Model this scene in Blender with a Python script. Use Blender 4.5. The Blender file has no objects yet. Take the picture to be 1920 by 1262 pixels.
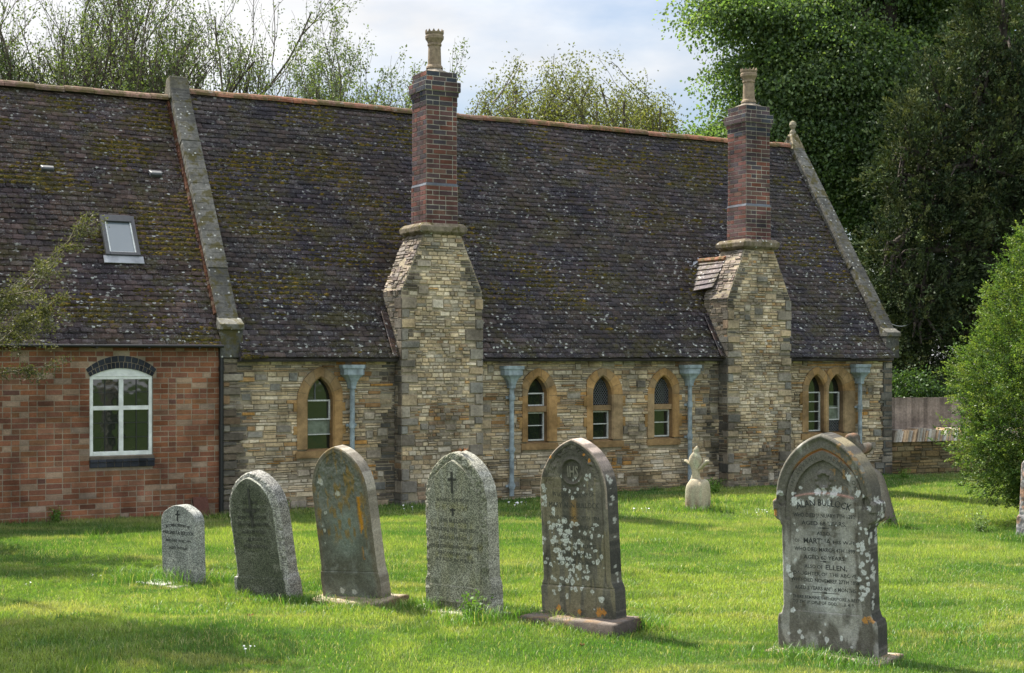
import bpy, math, random
import numpy as np
from mathutils import Vector, Matrix
from mathutils.geometry import tessellate_polygon

scene = bpy.context.scene
COL = scene.collection
R = math.radians
F = 2667.0; CX = 960.0; HZ = 672.0; EYE = 2.25     # lens in photo pixels, centre column, horizon row, eye height
AW = R(28.7)                                        # heading of the chapel's wall
O = Vector((-4.11, 20.70, 0.0))                     # chapel corner on the ground
SUN_AZ = Vector((-0.73, 0.68)); SUN_EL = R(55)

# ------------------------------------------------------------------ helpers
def tag(o, label=None, cat=None, group=None, kind=None):
    if label: o['label'] = label
    if cat: o['category'] = cat
    if group: o['group'] = group
    if kind: o['kind'] = kind
    return o

def empty(name, loc=(0,0,0), rot=(0,0,0), parent=None):
    o = bpy.data.objects.new(name, None); COL.objects.link(o)
    o.location = loc; o.rotation_euler = rot; o.empty_display_size = .2
    if parent: o.parent = parent
    return o

def np_mesh(name, V, Fs, mat, parent=None, tint=None, smooth=False):
    """V (N,3); Fs list of int arrays (M,k)."""
    V = np.asarray(V, dtype=np.float32)
    me = bpy.data.meshes.new(name)
    if not isinstance(Fs, list): Fs = [Fs]
    Fs = [np.asarray(f, dtype=np.int32) for f in Fs if len(f)]
    nl = sum(f.size for f in Fs); nf = sum(len(f) for f in Fs)
    me.vertices.add(len(V)); me.vertices.foreach_set('co', V.ravel())
    me.loops.add(nl); me.loops.foreach_set('vertex_index', np.concatenate([f.ravel() for f in Fs]))
    me.polygons.add(nf)
    tot = np.concatenate([np.full(len(f), f.shape[1], dtype=np.int32) for f in Fs])
    st = np.concatenate([[0], np.cumsum(tot)[:-1]]).astype(np.int32)
    me.polygons.foreach_set('loop_start', st)
    me.update(calc_edges=True)
    if smooth: me.polygons.foreach_set('use_smooth', np.ones(nf, dtype=bool))
    if tint is not None:
        a = me.attributes.new('tint', 'FLOAT_COLOR', 'POINT')
        T = np.ones((len(V), 4), dtype=np.float32); T[:, :3] = tint
        a.data.foreach_set('color', T.ravel())
    me.validate()
    if mat: me.materials.append(mat)
    o = bpy.data.objects.new(name, me); COL.objects.link(o)
    if parent: o.parent = parent
    return o

class MB:
    """collects boxes, tubes and polygons into one mesh"""
    def __init__(s): s.v = []; s.f = []; s.t = []
    def add(s, verts, faces, tint=(1,1,1)):
        b = len(s.v); s.v.extend([tuple(p) for p in verts])
        s.f.extend([tuple(i + b for i in f) for f in faces]); s.t.extend([tint]*len(verts)); return s
    def box(s, x0, x1, y0, y1, z0, z1, tint=(1,1,1)):
        return s.add([(x0,y0,z0),(x1,y0,z0),(x1,y1,z0),(x0,y1,z0),(x0,y0,z1),(x1,y0,z1),(x1,y1,z1),(x0,y1,z1)],
              [(0,3,2,1),(4,5,6,7),(0,1,5,4),(1,2,6,5),(2,3,7,6),(3,0,4,7)], tint)
    def hexa(s, p, tint=(1,1,1)):
        return s.add(p, [(0,3,2,1),(4,5,6,7),(0,1,5,4),(1,2,6,5),(2,3,7,6),(3,0,4,7)], tint)
    def bar(s, a, b, w, h=None, tint=(1,1,1), up=(0,1,0)):
        a = Vector(a); b = Vector(b); d = (b-a).normalized(); h = h or w
        u = Vector(up); x = d.cross(u)
        if x.length < 1e-4: x = d.cross(Vector((1,0,0)))
        x.normalize(); y = x.cross(d).normalized()
        P = []
        for c in (a, b):
            for sx, sy in ((-1,-1),(1,-1),(1,1),(-1,1)): P.append(c + x*sx*w/2 + y*sy*h/2)
        return s.hexa(P, tint)
    def tube(s, pts, rads, n=8, tint=(1,1,1), cap=True):
        pts = [Vector(p) for p in pts]; base = len(s.v); prev = None
        for i, p in enumerate(pts):
            d = (pts[min(i+1, len(pts)-1)] - pts[max(i-1, 0)]).normalized()
            if prev is None:
                x = d.cross(Vector((0,0,1)));
                if x.length < .05: x = d.cross(Vector((1,0,0)))
            else: x = prev - d*prev.dot(d)
            x.normalize(); prev = x; y = d.cross(x)
            r = rads[i] if hasattr(rads, '__len__') else rads
            for k in range(n):
                a = 2*math.pi*k/n; s.v.append(tuple(p + x*math.cos(a)*r + y*math.sin(a)*r)); s.t.append(tint)
        for i in range(len(pts)-1):
            for k in range(n):
                a = base+i*n+k; b = base+i*n+(k+1) % n
                s.f.append((a, b, b+n, a+n))
        if cap:
            s.f.append(tuple(base+k for k in range(n))[::-1]); s.f.append(tuple(base+(len(pts)-1)*n+k for k in range(n)))
        return s
    def lathe(s, prof, c=(0,0,0), n=20, tint=(1,1,1)):
        base = len(s.v)
        for r, z in prof:
            for k in range(n):
                a = 2*math.pi*k/n; s.v.append((c[0]+r*math.cos(a), c[1]+r*math.sin(a), c[2]+z)); s.t.append(tint)
        for i in range(len(prof)-1):
            for k in range(n):
                a = base+i*n+k; b = base+i*n+(k+1) % n; s.f.append((a, b, b+n, a+n))
        return s
    def loft(s, secs, tint=(1,1,1)):
        """secs: list of 4-point (or n-point) rings"""
        base = len(s.v); n = len(secs[0])
        for r in secs:
            for p in r: s.v.append(tuple(p)); s.t.append(tint)
        for i in range(len(secs)-1):
            for k in range(n):
                a = base+i*n+k; b = base+i*n+(k+1) % n; s.f.append((a, b, b+n, a+n))
        s.f.append(tuple(base+k for k in range(n))[::-1]); s.f.append(tuple(base+(len(secs)-1)*n+k for k in range(n)))
        return s
    def build(s, name, mat, parent=None, smooth=False, bevel=0):
        me = bpy.data.meshes.new(name); me.from_pydata(s.v, [], s.f); me.update()
        a = me.attributes.new('tint', 'FLOAT_COLOR', 'POINT')
        T = np.ones((len(s.v), 4), dtype=np.float32); T[:, :3] = np.array(s.t, dtype=np.float32).reshape(-1, 3)
        a.data.foreach_set('color', T.ravel())
        if smooth:
            for p in me.polygons: p.use_smooth = True
        me.materials.append(mat)
        o = bpy.data.objects.new(name, me); COL.objects.link(o)
        if parent: o.parent = parent
        if bevel:
            m = o.modifiers.new('bevel', 'BEVEL'); m.width = bevel; m.segments = 2; m.limit_method = 'ANGLE'
        return o

def _hash(ix, iy, iz, seed):
    h = (ix.astype(np.int64)*374761393 + iy.astype(np.int64)*668265263 + iz.astype(np.int64)*2147483647 + seed*1274126177) & 0xffffffff
    h = ((h ^ (h >> 13))*1274126177) & 0xffffffff
    return ((h ^ (h >> 16)) & 0xffff)/65535.0
def vnoise(x, y, z, seed=0):
    x, y, z = np.broadcast_arrays(np.asarray(x, float), np.asarray(y, float), np.asarray(z, float))
    ix, iy, iz = np.floor(x), np.floor(y), np.floor(z); fx, fy, fz = x-ix, y-iy, z-iz
    fx, fy, fz = [t*t*(3-2*t) for t in (fx, fy, fz)]
    r = 0
    for a in (0, 1):
        for b in (0, 1):
            for c in (0, 1):
                w = (fx if a else 1-fx)*(fy if b else 1-fy)*(fz if c else 1-fz)
                r = r + w*_hash(ix+a, iy+b, iz+c, seed)
    return r
def fbm(x, y, z, seed=0, o=4):
    r = 0; amp = .5; t = 0
    for i in range(o):
        r = r + amp*vnoise(x*2**i, y*2**i, z*2**i, seed+i*17); t += amp; amp *= .55
    return r/t
def sstep(a, b, x):
    t = np.clip((x-a)/(b-a), 0, 1); return t*t*(3-2*t)

# ------------------------------------------------------------------ materials
class NT:
    def __init__(s, name):
        s.m = bpy.data.materials.new(name); s.m.use_nodes = True; s.t = s.m.node_tree
        for n in list(s.t.nodes): s.t.nodes.remove(n)
        s.out = s.n('ShaderNodeOutputMaterial')
    def n(s, typ, **k):
        n = s.t.nodes.new(typ)
        for a, b in k.items():
            if a.startswith('_'): n.inputs[a[1:].replace('_', ' ')].default_value = b
            else: setattr(n, a, b)
        return n
    def l(s, a, b): s.t.links.new(a, b)
    def noise(s, scale, detail=4, rough=.55, vec=None):
        n = s.n('ShaderNodeTexNoise'); n.inputs['Scale'].default_value = scale; n.inputs['Detail'].default_value = detail; n.inputs['Roughness'].default_value = rough
        s.l(vec or s.vec(), n.inputs['Vector']); return n.outputs['Fac']
    def vec(s, sc=None):
        if not hasattr(s, 'tc'): s.tc = s.n('ShaderNodeTexCoord')
        if sc is None: return s.tc.outputs['Object']
        m = s.n('ShaderNodeMapping'); m.inputs['Scale'].default_value = sc; s.l(s.tc.outputs['Object'], m.inputs['Vector']); return m.outputs['Vector']
    def ramp(s, fac, stops):
        r = s.n('ShaderNodeValToRGB'); e = r.color_ramp.elements
        while len(e) < len(stops): e.new(.5)
        for i, (p, c) in enumerate(stops):
            e[i].position = p; e[i].color = (c, c, c, 1) if not hasattr(c, '__len__') else (*c, 1)
        s.l(fac, r.inputs['Fac']); return r.outputs['Color']
    def mix(s, fac, a, b, mode='MIX'):
        m = s.n('ShaderNodeMix'); m.data_type = 'RGBA'; m.blend_type = mode
        for sock, v in ((m.inputs[0], fac), (m.inputs[6], a), (m.inputs[7], b)):
            if isinstance(v, (int, float)): sock.default_value = v
            elif isinstance(v, tuple): sock.default_value = (*v, 1)
            else: s.l(v, sock)
        return m.outputs[2]
    def attr(s, name='tint'):
        a = s.n('ShaderNodeAttribute'); a.attribute_name = name; return a.outputs['Color']
    def surf(s, col, rough=.85, bump=None, bstr=.4, bdist=.01, spec=.25, metal=0):
        p = s.n('ShaderNodeBsdfPrincipled'); p.inputs['Roughness'].default_value = rough; p.inputs['Metallic'].default_value = metal
        p.inputs['Specular IOR Level'].default_value = spec
        if isinstance(col, tuple): p.inputs['Base Color'].default_value = (*col, 1)
        else: s.l(col, p.inputs['Base Color'])
        if bump is not None:
            b = s.n('ShaderNodeBump'); b.inputs['Strength'].default_value = bstr; b.inputs['Distance'].default_value = bdist
            s.l(bump, b.inputs['Height']); s.l(b.outputs['Normal'], p.inputs['Normal'])
        s.l(p.outputs[0], s.out.inputs[0]); return p

def mat_masonry(name, sc=22, lo=.62, hi=1.3, bstr=.7, stain=None):
    t = NT(name); a = t.attr()
    n1 = t.noise(sc, 6, .65); n2 = t.noise(2.2, 3); n3 = t.noise(90, 2)
    c = t.mix(1.0, a, t.ramp(n1, [(.25, lo), (.75, hi)]), 'MULTIPLY')
    n5 = t.noise(1.1, 6, .7)
    c = t.mix(1.0, c, t.ramp(n2, [(.3, .72), (.7, 1.18)]), 'MULTIPLY'); c = t.mix(1.0, c, t.ramp(n5, [(.36, .70), (.56, 1.08)]), 'MULTIPLY')
    if stain: c = t.mix(t.ramp(t.noise(1.3, 5, .7), [(.52, 0), (.68, .65)]), c, stain)
    h = t.mix(.35, n1, n3)
    t.surf(c, .92, h, bstr, .012, .12); return t.m

def mat_flat(name, col, rough=.5, spec=.4, sc=30, lo=.85, hi=1.1, bstr=.1, metal=0):
    t = NT(name); n1 = t.noise(sc, 4)
    c = t.mix(1.0, col, t.ramp(n1, [(.3, lo), (.7, hi)]), 'MULTIPLY')
    t.surf(c, rough, n1, bstr, .004, spec, metal); return t.m

def mat_leaf(name, transl=.35, gloss=.025):
    t = NT(name); a = t.attr()
    d = t.n('ShaderNodeBsdfDiffuse'); t.l(a, d.inputs['Color'])
    tr = t.n('ShaderNodeBsdfTranslucent'); c2 = t.mix(1.0, a, (1.35, 1.35, .55), 'MULTIPLY'); t.l(c2, tr.inputs['Color'])
    m = t.n('ShaderNodeMixShader'); m.inputs[0].default_value = transl; t.l(d.outputs[0], m.inputs[1]); t.l(tr.outputs[0], m.inputs[2])
    g = t.n('ShaderNodeBsdfGlossy'); g.inputs['Roughness'].default_value = .45; g.inputs['Color'].default_value = (.8, .8, .8, 1)
    m2 = t.n('ShaderNodeMixShader'); m2.inputs[0].default_value = gloss; t.l(m.outputs[0], m2.inputs[1]); t.l(g.outputs[0], m2.inputs[2])
    t.l(m2.outputs[0], t.out.inputs[0]); return t.m

M = {}
M['rubble'] = mat_masonry('rubble_stone', 24, .6, 1.32, .9)
M['mortar'] = mat_masonry('mortar', 40, .7, 1.2, .6)
M['brick'] = mat_masonry('brickwork', 45, .75, 1.2, .5)
M['ochre'] = mat_masonry('ochre_stone', 18, .7, 1.25, .6)

def mat_coping():
    t = NT('coping_stone'); a = t.attr()
    n1 = t.noise(16, 6, .7); n2 = t.noise(3, 4)
    c = t.mix(1.0, a, t.ramp(n1, [(.25, .45), (.78, 1.5)]), 'MULTIPLY')
    c = t.mix(1.0, c, t.ramp(n2, [(.35, .65), (.65, 1.25)]), 'MULTIPLY')
    c = t.mix(t.ramp(t.noise(6, 5, .65), [(.50, 0), (.60, .85)]), c, (.07, .06, .018))
    v = t.n('ShaderNodeTexVoronoi'); v.inputs['Scale'].default_value = 9; t.l(t.vec(), v.inputs['Vector'])
    c = t.mix(t.ramp(v.outputs['Distance'], [(.12, 1), (.17, 0)]), c, (.42, .42, .38))
    t.surf(c, .95, n1, .9, .015, .1); return t.m
M['coping'] = mat_coping()

def mat_tiles():
    t = NT('clay_roof_tiles'); a = t.attr()
    n1 = t.noise(30, 5, .65); n2 = t.noise(1.1, 3)
    c = t.mix(1.0, a, t.ramp(n1, [(.25, .6), (.75, 1.4)]), 'MULTIPLY')
    c = t.mix(1.0, c, t.mix(t.ramp(n2, [(.35, 0), (.65, 1)]), (.66, .63, .80), (1.15, 1.06, .98)), 'MULTIPLY')
    c = t.mix(1.0, c, t.ramp(t.noise(1.6, 6, .7, t.vec((1, 7, 7))), [(.36, .45), (.6, 1.15)]), 'MULTIPLY')
    # dull olive algae and moss film
    mv = t.vec((1, 2.0, 2.0))
    mo = t.ramp(t.noise(1.5, 7, .78, mv), [(.50, 0), (.62, .85)])
    c = t.mix(mo, c, (.062, .052, .018))
    # white crustose lichen flecks
    v = t.n('ShaderNodeTexVoronoi'); v.inputs['Scale'].default_value = 15; nz = t.n('ShaderNodeTexNoise'); nz.inputs['Scale'].default_value = 30; t.l(t.vec(), nz.inputs['Vector'])
    vm = t.n('ShaderNodeVectorMath', operation='MULTIPLY_ADD'); t.l(nz.outputs['Color'], vm.inputs[0]); vm.inputs[1].default_value = (.05, .05, .05); t.l(t.vec((.75, 1, 1)), vm.inputs[2]); t.l(vm.outputs[0], v.inputs['Vector'])
    sp = t.ramp(v.outputs['Distance'], [(.20, 1), (.32, 0)])
    bwn = t.n('ShaderNodeRGBToBW'); t.l(v.outputs['Color'], bwn.inputs[0]); sel = t.ramp(bwn.outputs[0], [(.42, 0), (.50, 1)])
    m1 = t.mix(1.0, sp, sel, 'MULTIPLY')
    m1 = t.mix(1.0, m1, t.ramp(t.noise(1.4, 4, .6), [(.38, .12), (.52, 1)]), 'MULTIPLY')
    m1 = t.mix(1.0, m1, t.ramp(t.noise(6, 4, .6), [(.40, .15), (.56, 1)]), 'MULTIPLY')
    sz_ = t.n('ShaderNodeSeparateXYZ'); t.l(t.vec(), sz_.inputs[0]); mr = t.n('ShaderNodeMapRange'); t.l(sz_.outputs['Z'], mr.inputs['Value']); mr.inputs['From Min'].default_value = 2.2; mr.inputs['From Max'].default_value = 6.4; mr.inputs['To Min'].default_value = 1.0; mr.inputs['To Max'].default_value = .5
    m1 = t.mix(1.0, m1, mr.outputs[0], 'MULTIPLY')
    c = t.mix(m1, c, (.60, .60, .58))
    sm = t.ramp(t.noise(48, 4, .7), [(.56, 0), (.66, .75)])
    sm = t.mix(1.0, sm, t.ramp(t.noise(1.7, 3), [(.36, .15), (.58, 1)]), 'MULTIPLY')
    c = t.mix(sm, c, (.3, .3, .31))
    t.surf(c, .8, n1, .6, .008, .3); return t.m
M['tiles'] = mat_tiles()

def mat_ridge():
    t = NT('terracotta_ridge'); a = t.attr(); n1 = t.noise(14, 5, .7)
    c = t.mix(1.0, a, t.ramp(n1, [(.25, .55), (.75, 1.3)]), 'MULTIPLY')
    c = t.mix(t.ramp(t.noise(4, 6, .75), [(.44, 0), (.56, .9)]), c, (.075, .062, .022))
    c = t.mix(t.ramp(t.noise(9, 5, .7), [(.58, 0), (.66, .7)]), c, (.22, .20, .17))
    t.surf(c, .9, n1, .8, .015, .15); return t.m
M['ridge'] = mat_ridge()

def mat_moss():
    t = NT('moss'); a = t.attr(); n = t.noise(70, 4, .7)
    c = t.mix(1.0, a, t.ramp(n, [(.3, .5), (.7, 1.4)]), 'MULTIPLY')
    t.surf(c, 1, n, 1, .02, .05); return t.m
M['moss'] = mat_moss()

def mat_head(name, granite=False, bstr=.6):
    t = NT(name); a = t.attr()
    if granite:
        v = t.n('ShaderNodeTexVoronoi'); v.inputs['Scale'].default_value = 130; t.l(t.vec(), v.inputs['Vector'])
        bw = t.n('ShaderNodeRGBToBW'); t.l(v.outputs['Color'], bw.inputs[0])
        n1 = t.noise(110, 3, .7)
        c = t.mix(1.0, a, t.ramp(bw.outputs[0], [(.22, .45), (.5, .95), (.75, 1.65)]), 'MULTIPLY')
        c = t.mix(1.0, c, t.ramp(n1, [(.35, .8), (.65, 1.15)]), 'MULTIPLY')
        t.surf(c, .8, bw.outputs[0], .5, .004, .3)
    else:
        n1 = t.noise(38, 7, .75); n3 = t.noise(140, 3, .6)
        c = t.mix(1.0, a, t.ramp(n1, [(.3, .68), (.7, 1.3)]), 'MULTIPLY')
        c = t.mix(1.0, c, t.ramp(n3, [(.35, .78), (.65, 1.2)]), 'MULTIPLY')
        t.surf(c, .95, t.mix(.5, n1, n3), bstr, .007, .12)
    return t.m
M['head'] = mat_head('weathered_limestone'); M['granite'] = mat_head('speckled_granite', True)
M['letter'] = mat_flat('letter_paint', (.03, .032, .03), .7, .2)
M['cut'] = mat_flat('cut_letters', (.055, .055, .045), .9, .1)
M['cutlight'] = mat_flat('raised_granite_letters', (.09, .09, .07), .9, .1, 120, .5, 1.4, .4)

M['white'] = mat_flat('white_paint', (.70, .72, .68), .5, .3, 9, .74, 1.06)
M['oldwhite'] = mat_flat('old_white_paint', (.55, .56, .53), .6, .3, 40, .6, 1.1)
M['pipe'] = mat_flat('blue_grey_pipe_paint', (.26, .31, .33), .65, .25, 9, .5, 1.25)
M['black'] = mat_flat('black_gutter', (.012, .012, .013), .4, .4)
M['lead'] = mat_flat('lead_came', (.12, .125, .13), .6, .3)
M['leadsheet'] = mat_flat('lead_flashing', (.30, .31, .33), .55, .4, 8, .7, 1.2)
M['darkbrick'] = mat_masonry('engineering_brick', 50, .8, 1.2, .3)
M['slate'] = mat_flat('skylight_frame', (.05, .052, .055), .4, .4)
M['vent'] = mat_flat('roof_vent', (.07, .075, .08), .5, .4)
M['pot'] = mat_flat('clay_pot', (.24, .185, .125), .85, .15, 18, .65, 1.2, .4)
M['bark'] = mat_masonry('bark', 9, .55, 1.4, 1)
M['wood'] = mat_masonry('fence_wood', 25, .6, 1.3, .5)
M['leaf'] = mat_leaf('leaves', .38); M['limeleaf'] = mat_leaf('lime_leaves', .55); M['yew'] = mat_leaf('yew_needles', .12, .012)
M['grass'] = mat_leaf('grass_blades', .45, .04)
M['petal'] = mat_flat('daisy_petals', (.85, .85, .85), .7, .2)
M['wire'] = mat_flat('wire', (.25, .26, .26), .6, .2)
M['deadleaf'] = mat_flat('dead_leaf', (.13, .06, .025), .9, .1, 60, .6, 1.3)

def mat_glass(name, col=(.012, .016, .013)):
    t = NT(name)
    n = t.noise(3.5, 2)
    p = t.surf(col, .04, n, .12, .02, .9)
    p.inputs['IOR'].default_value = 1.5; return t.m
M['glass'] = mat_glass('window_glass'); M['glasslight'] = mat_glass('skylight_glass', (.13, .16, .18))  # pale skylight base colour stands in for the reflected sky
M['blind'] = mat_flat('net_behind_glass', (.14, .165, .13), .15, .5, 9, .5, 1.3)

def mat_ground():
    t = NT('grass_ground'); n1 = t.noise(.5, 5, .6); n2 = t.noise(25, 5, .7)
    c = t.mix(t.ramp(n1, [(.35, 0), (.65, 1)]), (.035, .075, .014), (.09, .115, .030))
    c = t.mix(1.0, c, t.ramp(n2, [(.3, .55), (.7, 1.3)]), 'MULTIPLY')
    t.surf(c, 1, n2, .8, .03, .05); return t.m
M['ground'] = mat_ground()

# ------------------------------------------------------------------ pixel -> place on the chapel's own planes
UU = Vector((math.cos(AW), math.sin(AW), 0)); VV = Vector((-math.sin(AW), math.cos(AW), 0))
CAM = Vector((0, 0, EYE))
def loc(p): q = Vector(p) - O; return Vector((q.dot(UU), q.dot(VV), q.z))
def W(s, d, z): return O + UU*s + VV*d + Vector((0, 0, z))
CL = loc(CAM)
def ray(px, py):
    d = Vector(((px-CX)/F, 1, -(py-HZ)/F)); return Vector((d.dot(UU), d.dot(VV), d.z))
def WP(px, py, d=0.0):
    r = ray(px, py); k = (d-CL.y)/r.y; p = CL + r*k; return p.x, p.z
def RPL(px, py, e, sl):
    """point on a roof plane z = e[1] + sl*(d-e[0])"""
    r = ray(px, py); k = (e[1] + sl*(CL.y-e[0]) - CL.z)/(r.z - sl*r.y); return CL + r*k
def GP(px, py):
    Y = EYE*F/(py-HZ); return ((px-CX)/F*Y, Y)

def gz(x, y):
    x = np.asarray(x, float); y = np.asarray(y, float)
    return (fbm(x*.35+5, y*.35+9, 0*x, 3, 3)-.5)*.16 + (fbm(x*2+5, y*2, 0*x, 8, 2)-.5)*.03
def gzf(x, y): return float(gz(np.array([x]), np.array([y]))[0])

# ------------------------------------------------------------------ masonry laid stone by stone
CREAM=(.47,.41,.285); BUFF=(.365,.30,.19); OCH=(.36,.21,.07); GREY=(.25,.235,.195); BLUE=(.165,.172,.16); BRN=(.20,.14,.085); PALE=(.48,.45,.365)
def pick(rng, pal):
    r = rng.random()*sum(w for _, w in pal)
    for c, w in pal:
        r -= w
        if r <= 0: break
    k = rng.uniform(.82, 1.18); j = rng.uniform(-.012, .012); c = [q*.75+p*.25 for q, p in zip(c, pal[0][0])]
    return (max(.01, c[0]*k*1.09+j), max(.01, c[1]*k), max(.01, c[2]*k*.94-j*.6))
PAL_WALL = [(CREAM, 5), (BUFF, 6), (PALE, 4), (OCH, .6), (GREY, 2.2), (BLUE, .5), (BRN, 1.0)]
PAL_STACK = [(CREAM, 5), (BUFF, 4), (PALE, 4), (OCH, .3), (GREY, 3.2), (BLUE, .8), (BRN, 1.0)]
PAL_DARK = [((.11,.105,.09), 4), ((.085,.082,.072), 4), (GREY, 3), (BRN, 1), ((.14,.13,.105), 3)]
PAL_QUOIN = [(GREY, 4), (BLUE, 3), ((.12,.12,.108), 3), (BUFF, 2)]

def poly_span(poly, z):
    xs = []
    n = len(poly)
    for i in range(n):
        (x0, z0), (x1, z1) = poly[i], poly[(i+1) % n]
        if (z0 <= z < z1) or (z1 <= z < z0): xs.append(x0+(x1-x0)*(z-z0)/(z1-z0))
    return (min(xs), max(xs)) if len(xs) >= 2 else None

def stone(mb, mp, a0, a1, b0, b1, rng, out, tint, ch=.006, jit=.004, back=-.02):
    j = lambda: rng.uniform(-jit, jit)
    c = [(a0, b0), (a1, b0), (a1, b1), (a0, b1)]
    P = [mp(x+j()*.5, z+j()*.5, back) for x, z in c]
    i = [(a0+ch, b0+ch), (a1-ch, b0+ch), (a1-ch, b1-ch), (a0+ch, b1-ch)]
    Q = [mp(x+j(), z+j(), out+j()*.7) for x, z in i]
    mb.add(P+Q, [(4,5,6,7),(0,1,5,4),(1,2,6,5),(2,3,7,6),(3,0,4,7)], tint)

def rubble(mb, mp, z0, z1, span, rng, excl=(), pal=PAL_WALL, hr=(.03, .075), lr=(.10, .36), gap=.006, out=(.002, .028), big=0, dark=None):
    """coursed rubble between z0 and z1; span(z) -> (a0,a1) of the face at that height"""
    blocks = []
    a_min = min(span(z0)[0], span(z1)[0]); a_max = max(span(z0)[1], span(z1)[1])
    for _ in range(big):
        w = rng.uniform(.1, .26); h = rng.uniform(.09, .15)
        a = rng.uniform(a_min, a_max-w); b = rng.uniform(z0+.05, z1-h-.02)
        s0 = span(b); s1 = span(b+h)
        if a < max(s0[0], s1[0])+.02 or a+w > min(s0[1], s1[1])-.02: continue
        if any(a < q[1]+.05 and a+w > q[0]-.05 and b < q[3]+.03 and b+h > q[2]-.03 for q in blocks): continue
        bad = False
        for poly in excl:
            for zz in (b, b+h/2, b+h):
                sp = poly_span(poly, zz)
                if sp and a < sp[1]+.02 and a+w > sp[0]-.02: bad = True
        if bad: continue
        blocks.append((a, a+w, b, b+h))
        stone(mb, mp, a+gap/2, a+w-gap/2, b+gap/2, b+h-gap/2, rng, rng.uniform(*out)+.004, pick(rng, [(GREY, 3), (BLUE, 3), (PALE, 2), (BUFF, 1.5)]), .012, .007)
    z = z0
    while z < z1-.012:
        h = rng.uniform(*hr)
        if z+h > z1-.015: h = z1-z
        s0, s1 = span(z), span(z+h)
        lo, hi = max(s0[0], s1[0]), min(s0[1], s1[1])
        cuts = []
        for q in blocks:
            if z < q[3] and z+h > q[2]: cuts.append((q[0], q[1]))
        for poly in excl:
            sp = [poly_span(poly, zz) for zz in (z+.002, z+h/2, z+h-.002)]; sp = [q for q in sp if q]
            if sp: cuts.append((min(q[0] for q in sp), max(q[1] for q in sp)))
        cuts.sort(); free = []; c = lo
        for a, b in cuts:
            if a > c: free.append((c, min(a, hi)))
            c = max(c, b)
        if c < hi: free.append((c, hi))
        for a, b in free:
            x = a
            while x < b-.01:
                L = rng.uniform(*lr)*(1.15 if h < .05 else .8)
                if b-(x+L) < .07: L = b-x
                p = pal
                if dark: p = dark(x+L/2, z+h/2) or pal
                # sometimes two thin stones share the course
                if h > .055 and rng.random() < .3:
                    hh = h*rng.uniform(.4, .6)
                    stone(mb, mp, x+gap/2, x+L-gap/2, z+gap/2, z+hh-gap/3, rng, rng.uniform(*out), pick(rng, p))
                    stone(mb, mp, x+gap/2, x+L-gap/2, z+hh+gap/3, z+h-gap/2, rng, rng.uniform(*out), pick(rng, p))
                else:
                    stone(mb, mp, x+gap/2, x+L-gap/2, z+gap/2, z+h-gap/2, rng, rng.uniform(*out), pick(rng, p))
                x += L
        z += h

def arch(a, zs, h, n=10):
    """right half of a pointed arch: (a,zs) -> (0,h)"""
    r = h-zs
    Rr = (a*a+r*r)/(2*a); cx = a-Rr
    t1 = math.atan2(r, -cx)
    return [(cx+Rr*math.cos(t1*i/n), zs+Rr*math.sin(t1*i/n)) for i in range(n+1)]
def arch_outline(cx, a, z0, zs, h, n=10):
    r = arch(a, zs, h, n)
    right = [(a, z0)] + r
    return [(cx-x, z) for x, z in right] + [(cx+x, z) for x, z in right[::-1][1:]]   # bottom-left over the top to bottom-right

# ------------------------------------------------------------------ THE CHAPEL
chapel = empty('chapel', O, (0, 0, AW))
tag(chapel, 'rubble stone chapel with steep mossy roof, lancet windows and two tall brick chimneys', 'building')
annex = empty('brick_house', O + UU*0, (0, 0, AW))
tag(annex, 'red brick wing with skylight and arched white window left of the stone chapel', 'building')
rng = random.Random(11)
LEN = 12.84; EAVE = (-.20, 2.25); SL = 1.45; DR = 2.79; RZ = EAVE[1] + SL*(DR-EAVE[0])
WT = 2.26
mp_front = lambda a, b, o: (a, -o, b)

# windows: outer/inner shapes measured on the wall
def lancet(pxl, pxr, apex, sill, opl, opr, oapex, spring):
    il, _ = WP(pxl, 760); ir, _ = WP(pxr, 760); cx = (il+ir)/2; a = (ir-il)/2
    za = WP((pxl+pxr)/2, apex)[1]; z0 = WP((pxl+pxr)/2, sill)[1]; zs = WP((pxl+pxr)/2, spring)[1]
    ol, _ = WP(opl, 760); orr, _ = WP(opr, 760); oz = WP((opl+opr)/2, oapex)[1]
    return dict(cx=cx, a=a, z0=z0, zs=zs, h=za, ol=cx-ol, orr=orr-cx, oh=oz)
Ws = [lancet(577, 624, 708, 842, 556, 641, 687, 752),
      lancet(990, 1026, 707, 828, 978, 1043, 690, 742),
      lancet(1112, 1147, 706, 824, 1099, 1166, 690, 740),
      lancet(1227, 1261, 705, 820, 1213, 1272, 690, 738)]
for w in Ws[1:]: w['cx'] = w['cx']
wl = lancet(1516, 1545, 703, 810, 1503, 1552, 688, 733); wr = lancet(1554, 1581, 703, 810, 1549, 1602, 688, 733)
mid = (wl['cx']+wl['a'] + wr['cx']-wr['a'])/2
Wall = Ws + [wl, wr]
holes = []; excl = []
for i, w in enumerate(Wall):
    holes.append(arch_outline(w['cx'], w['a']+.03, w['z0']-.03, w['zs'], w['h']+.035))
    ob = max(w['ol'], w['orr'])
    # asymmetric outer outline
    rr = arch(ob, w['zs'], w['oh'], 10)
    L = [(w['cx']-min(x, w['ol'])+.012, z-.01) for x, z in [(ob, w['z0']-.12)]+rr]; Rt = [(w['cx']+min(x, w['orr'])-.012, z-.01) for x, z in ([(ob, w['z0']-.12)]+rr)[::-1][1:]]
    excl.append(L+Rt)
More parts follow.
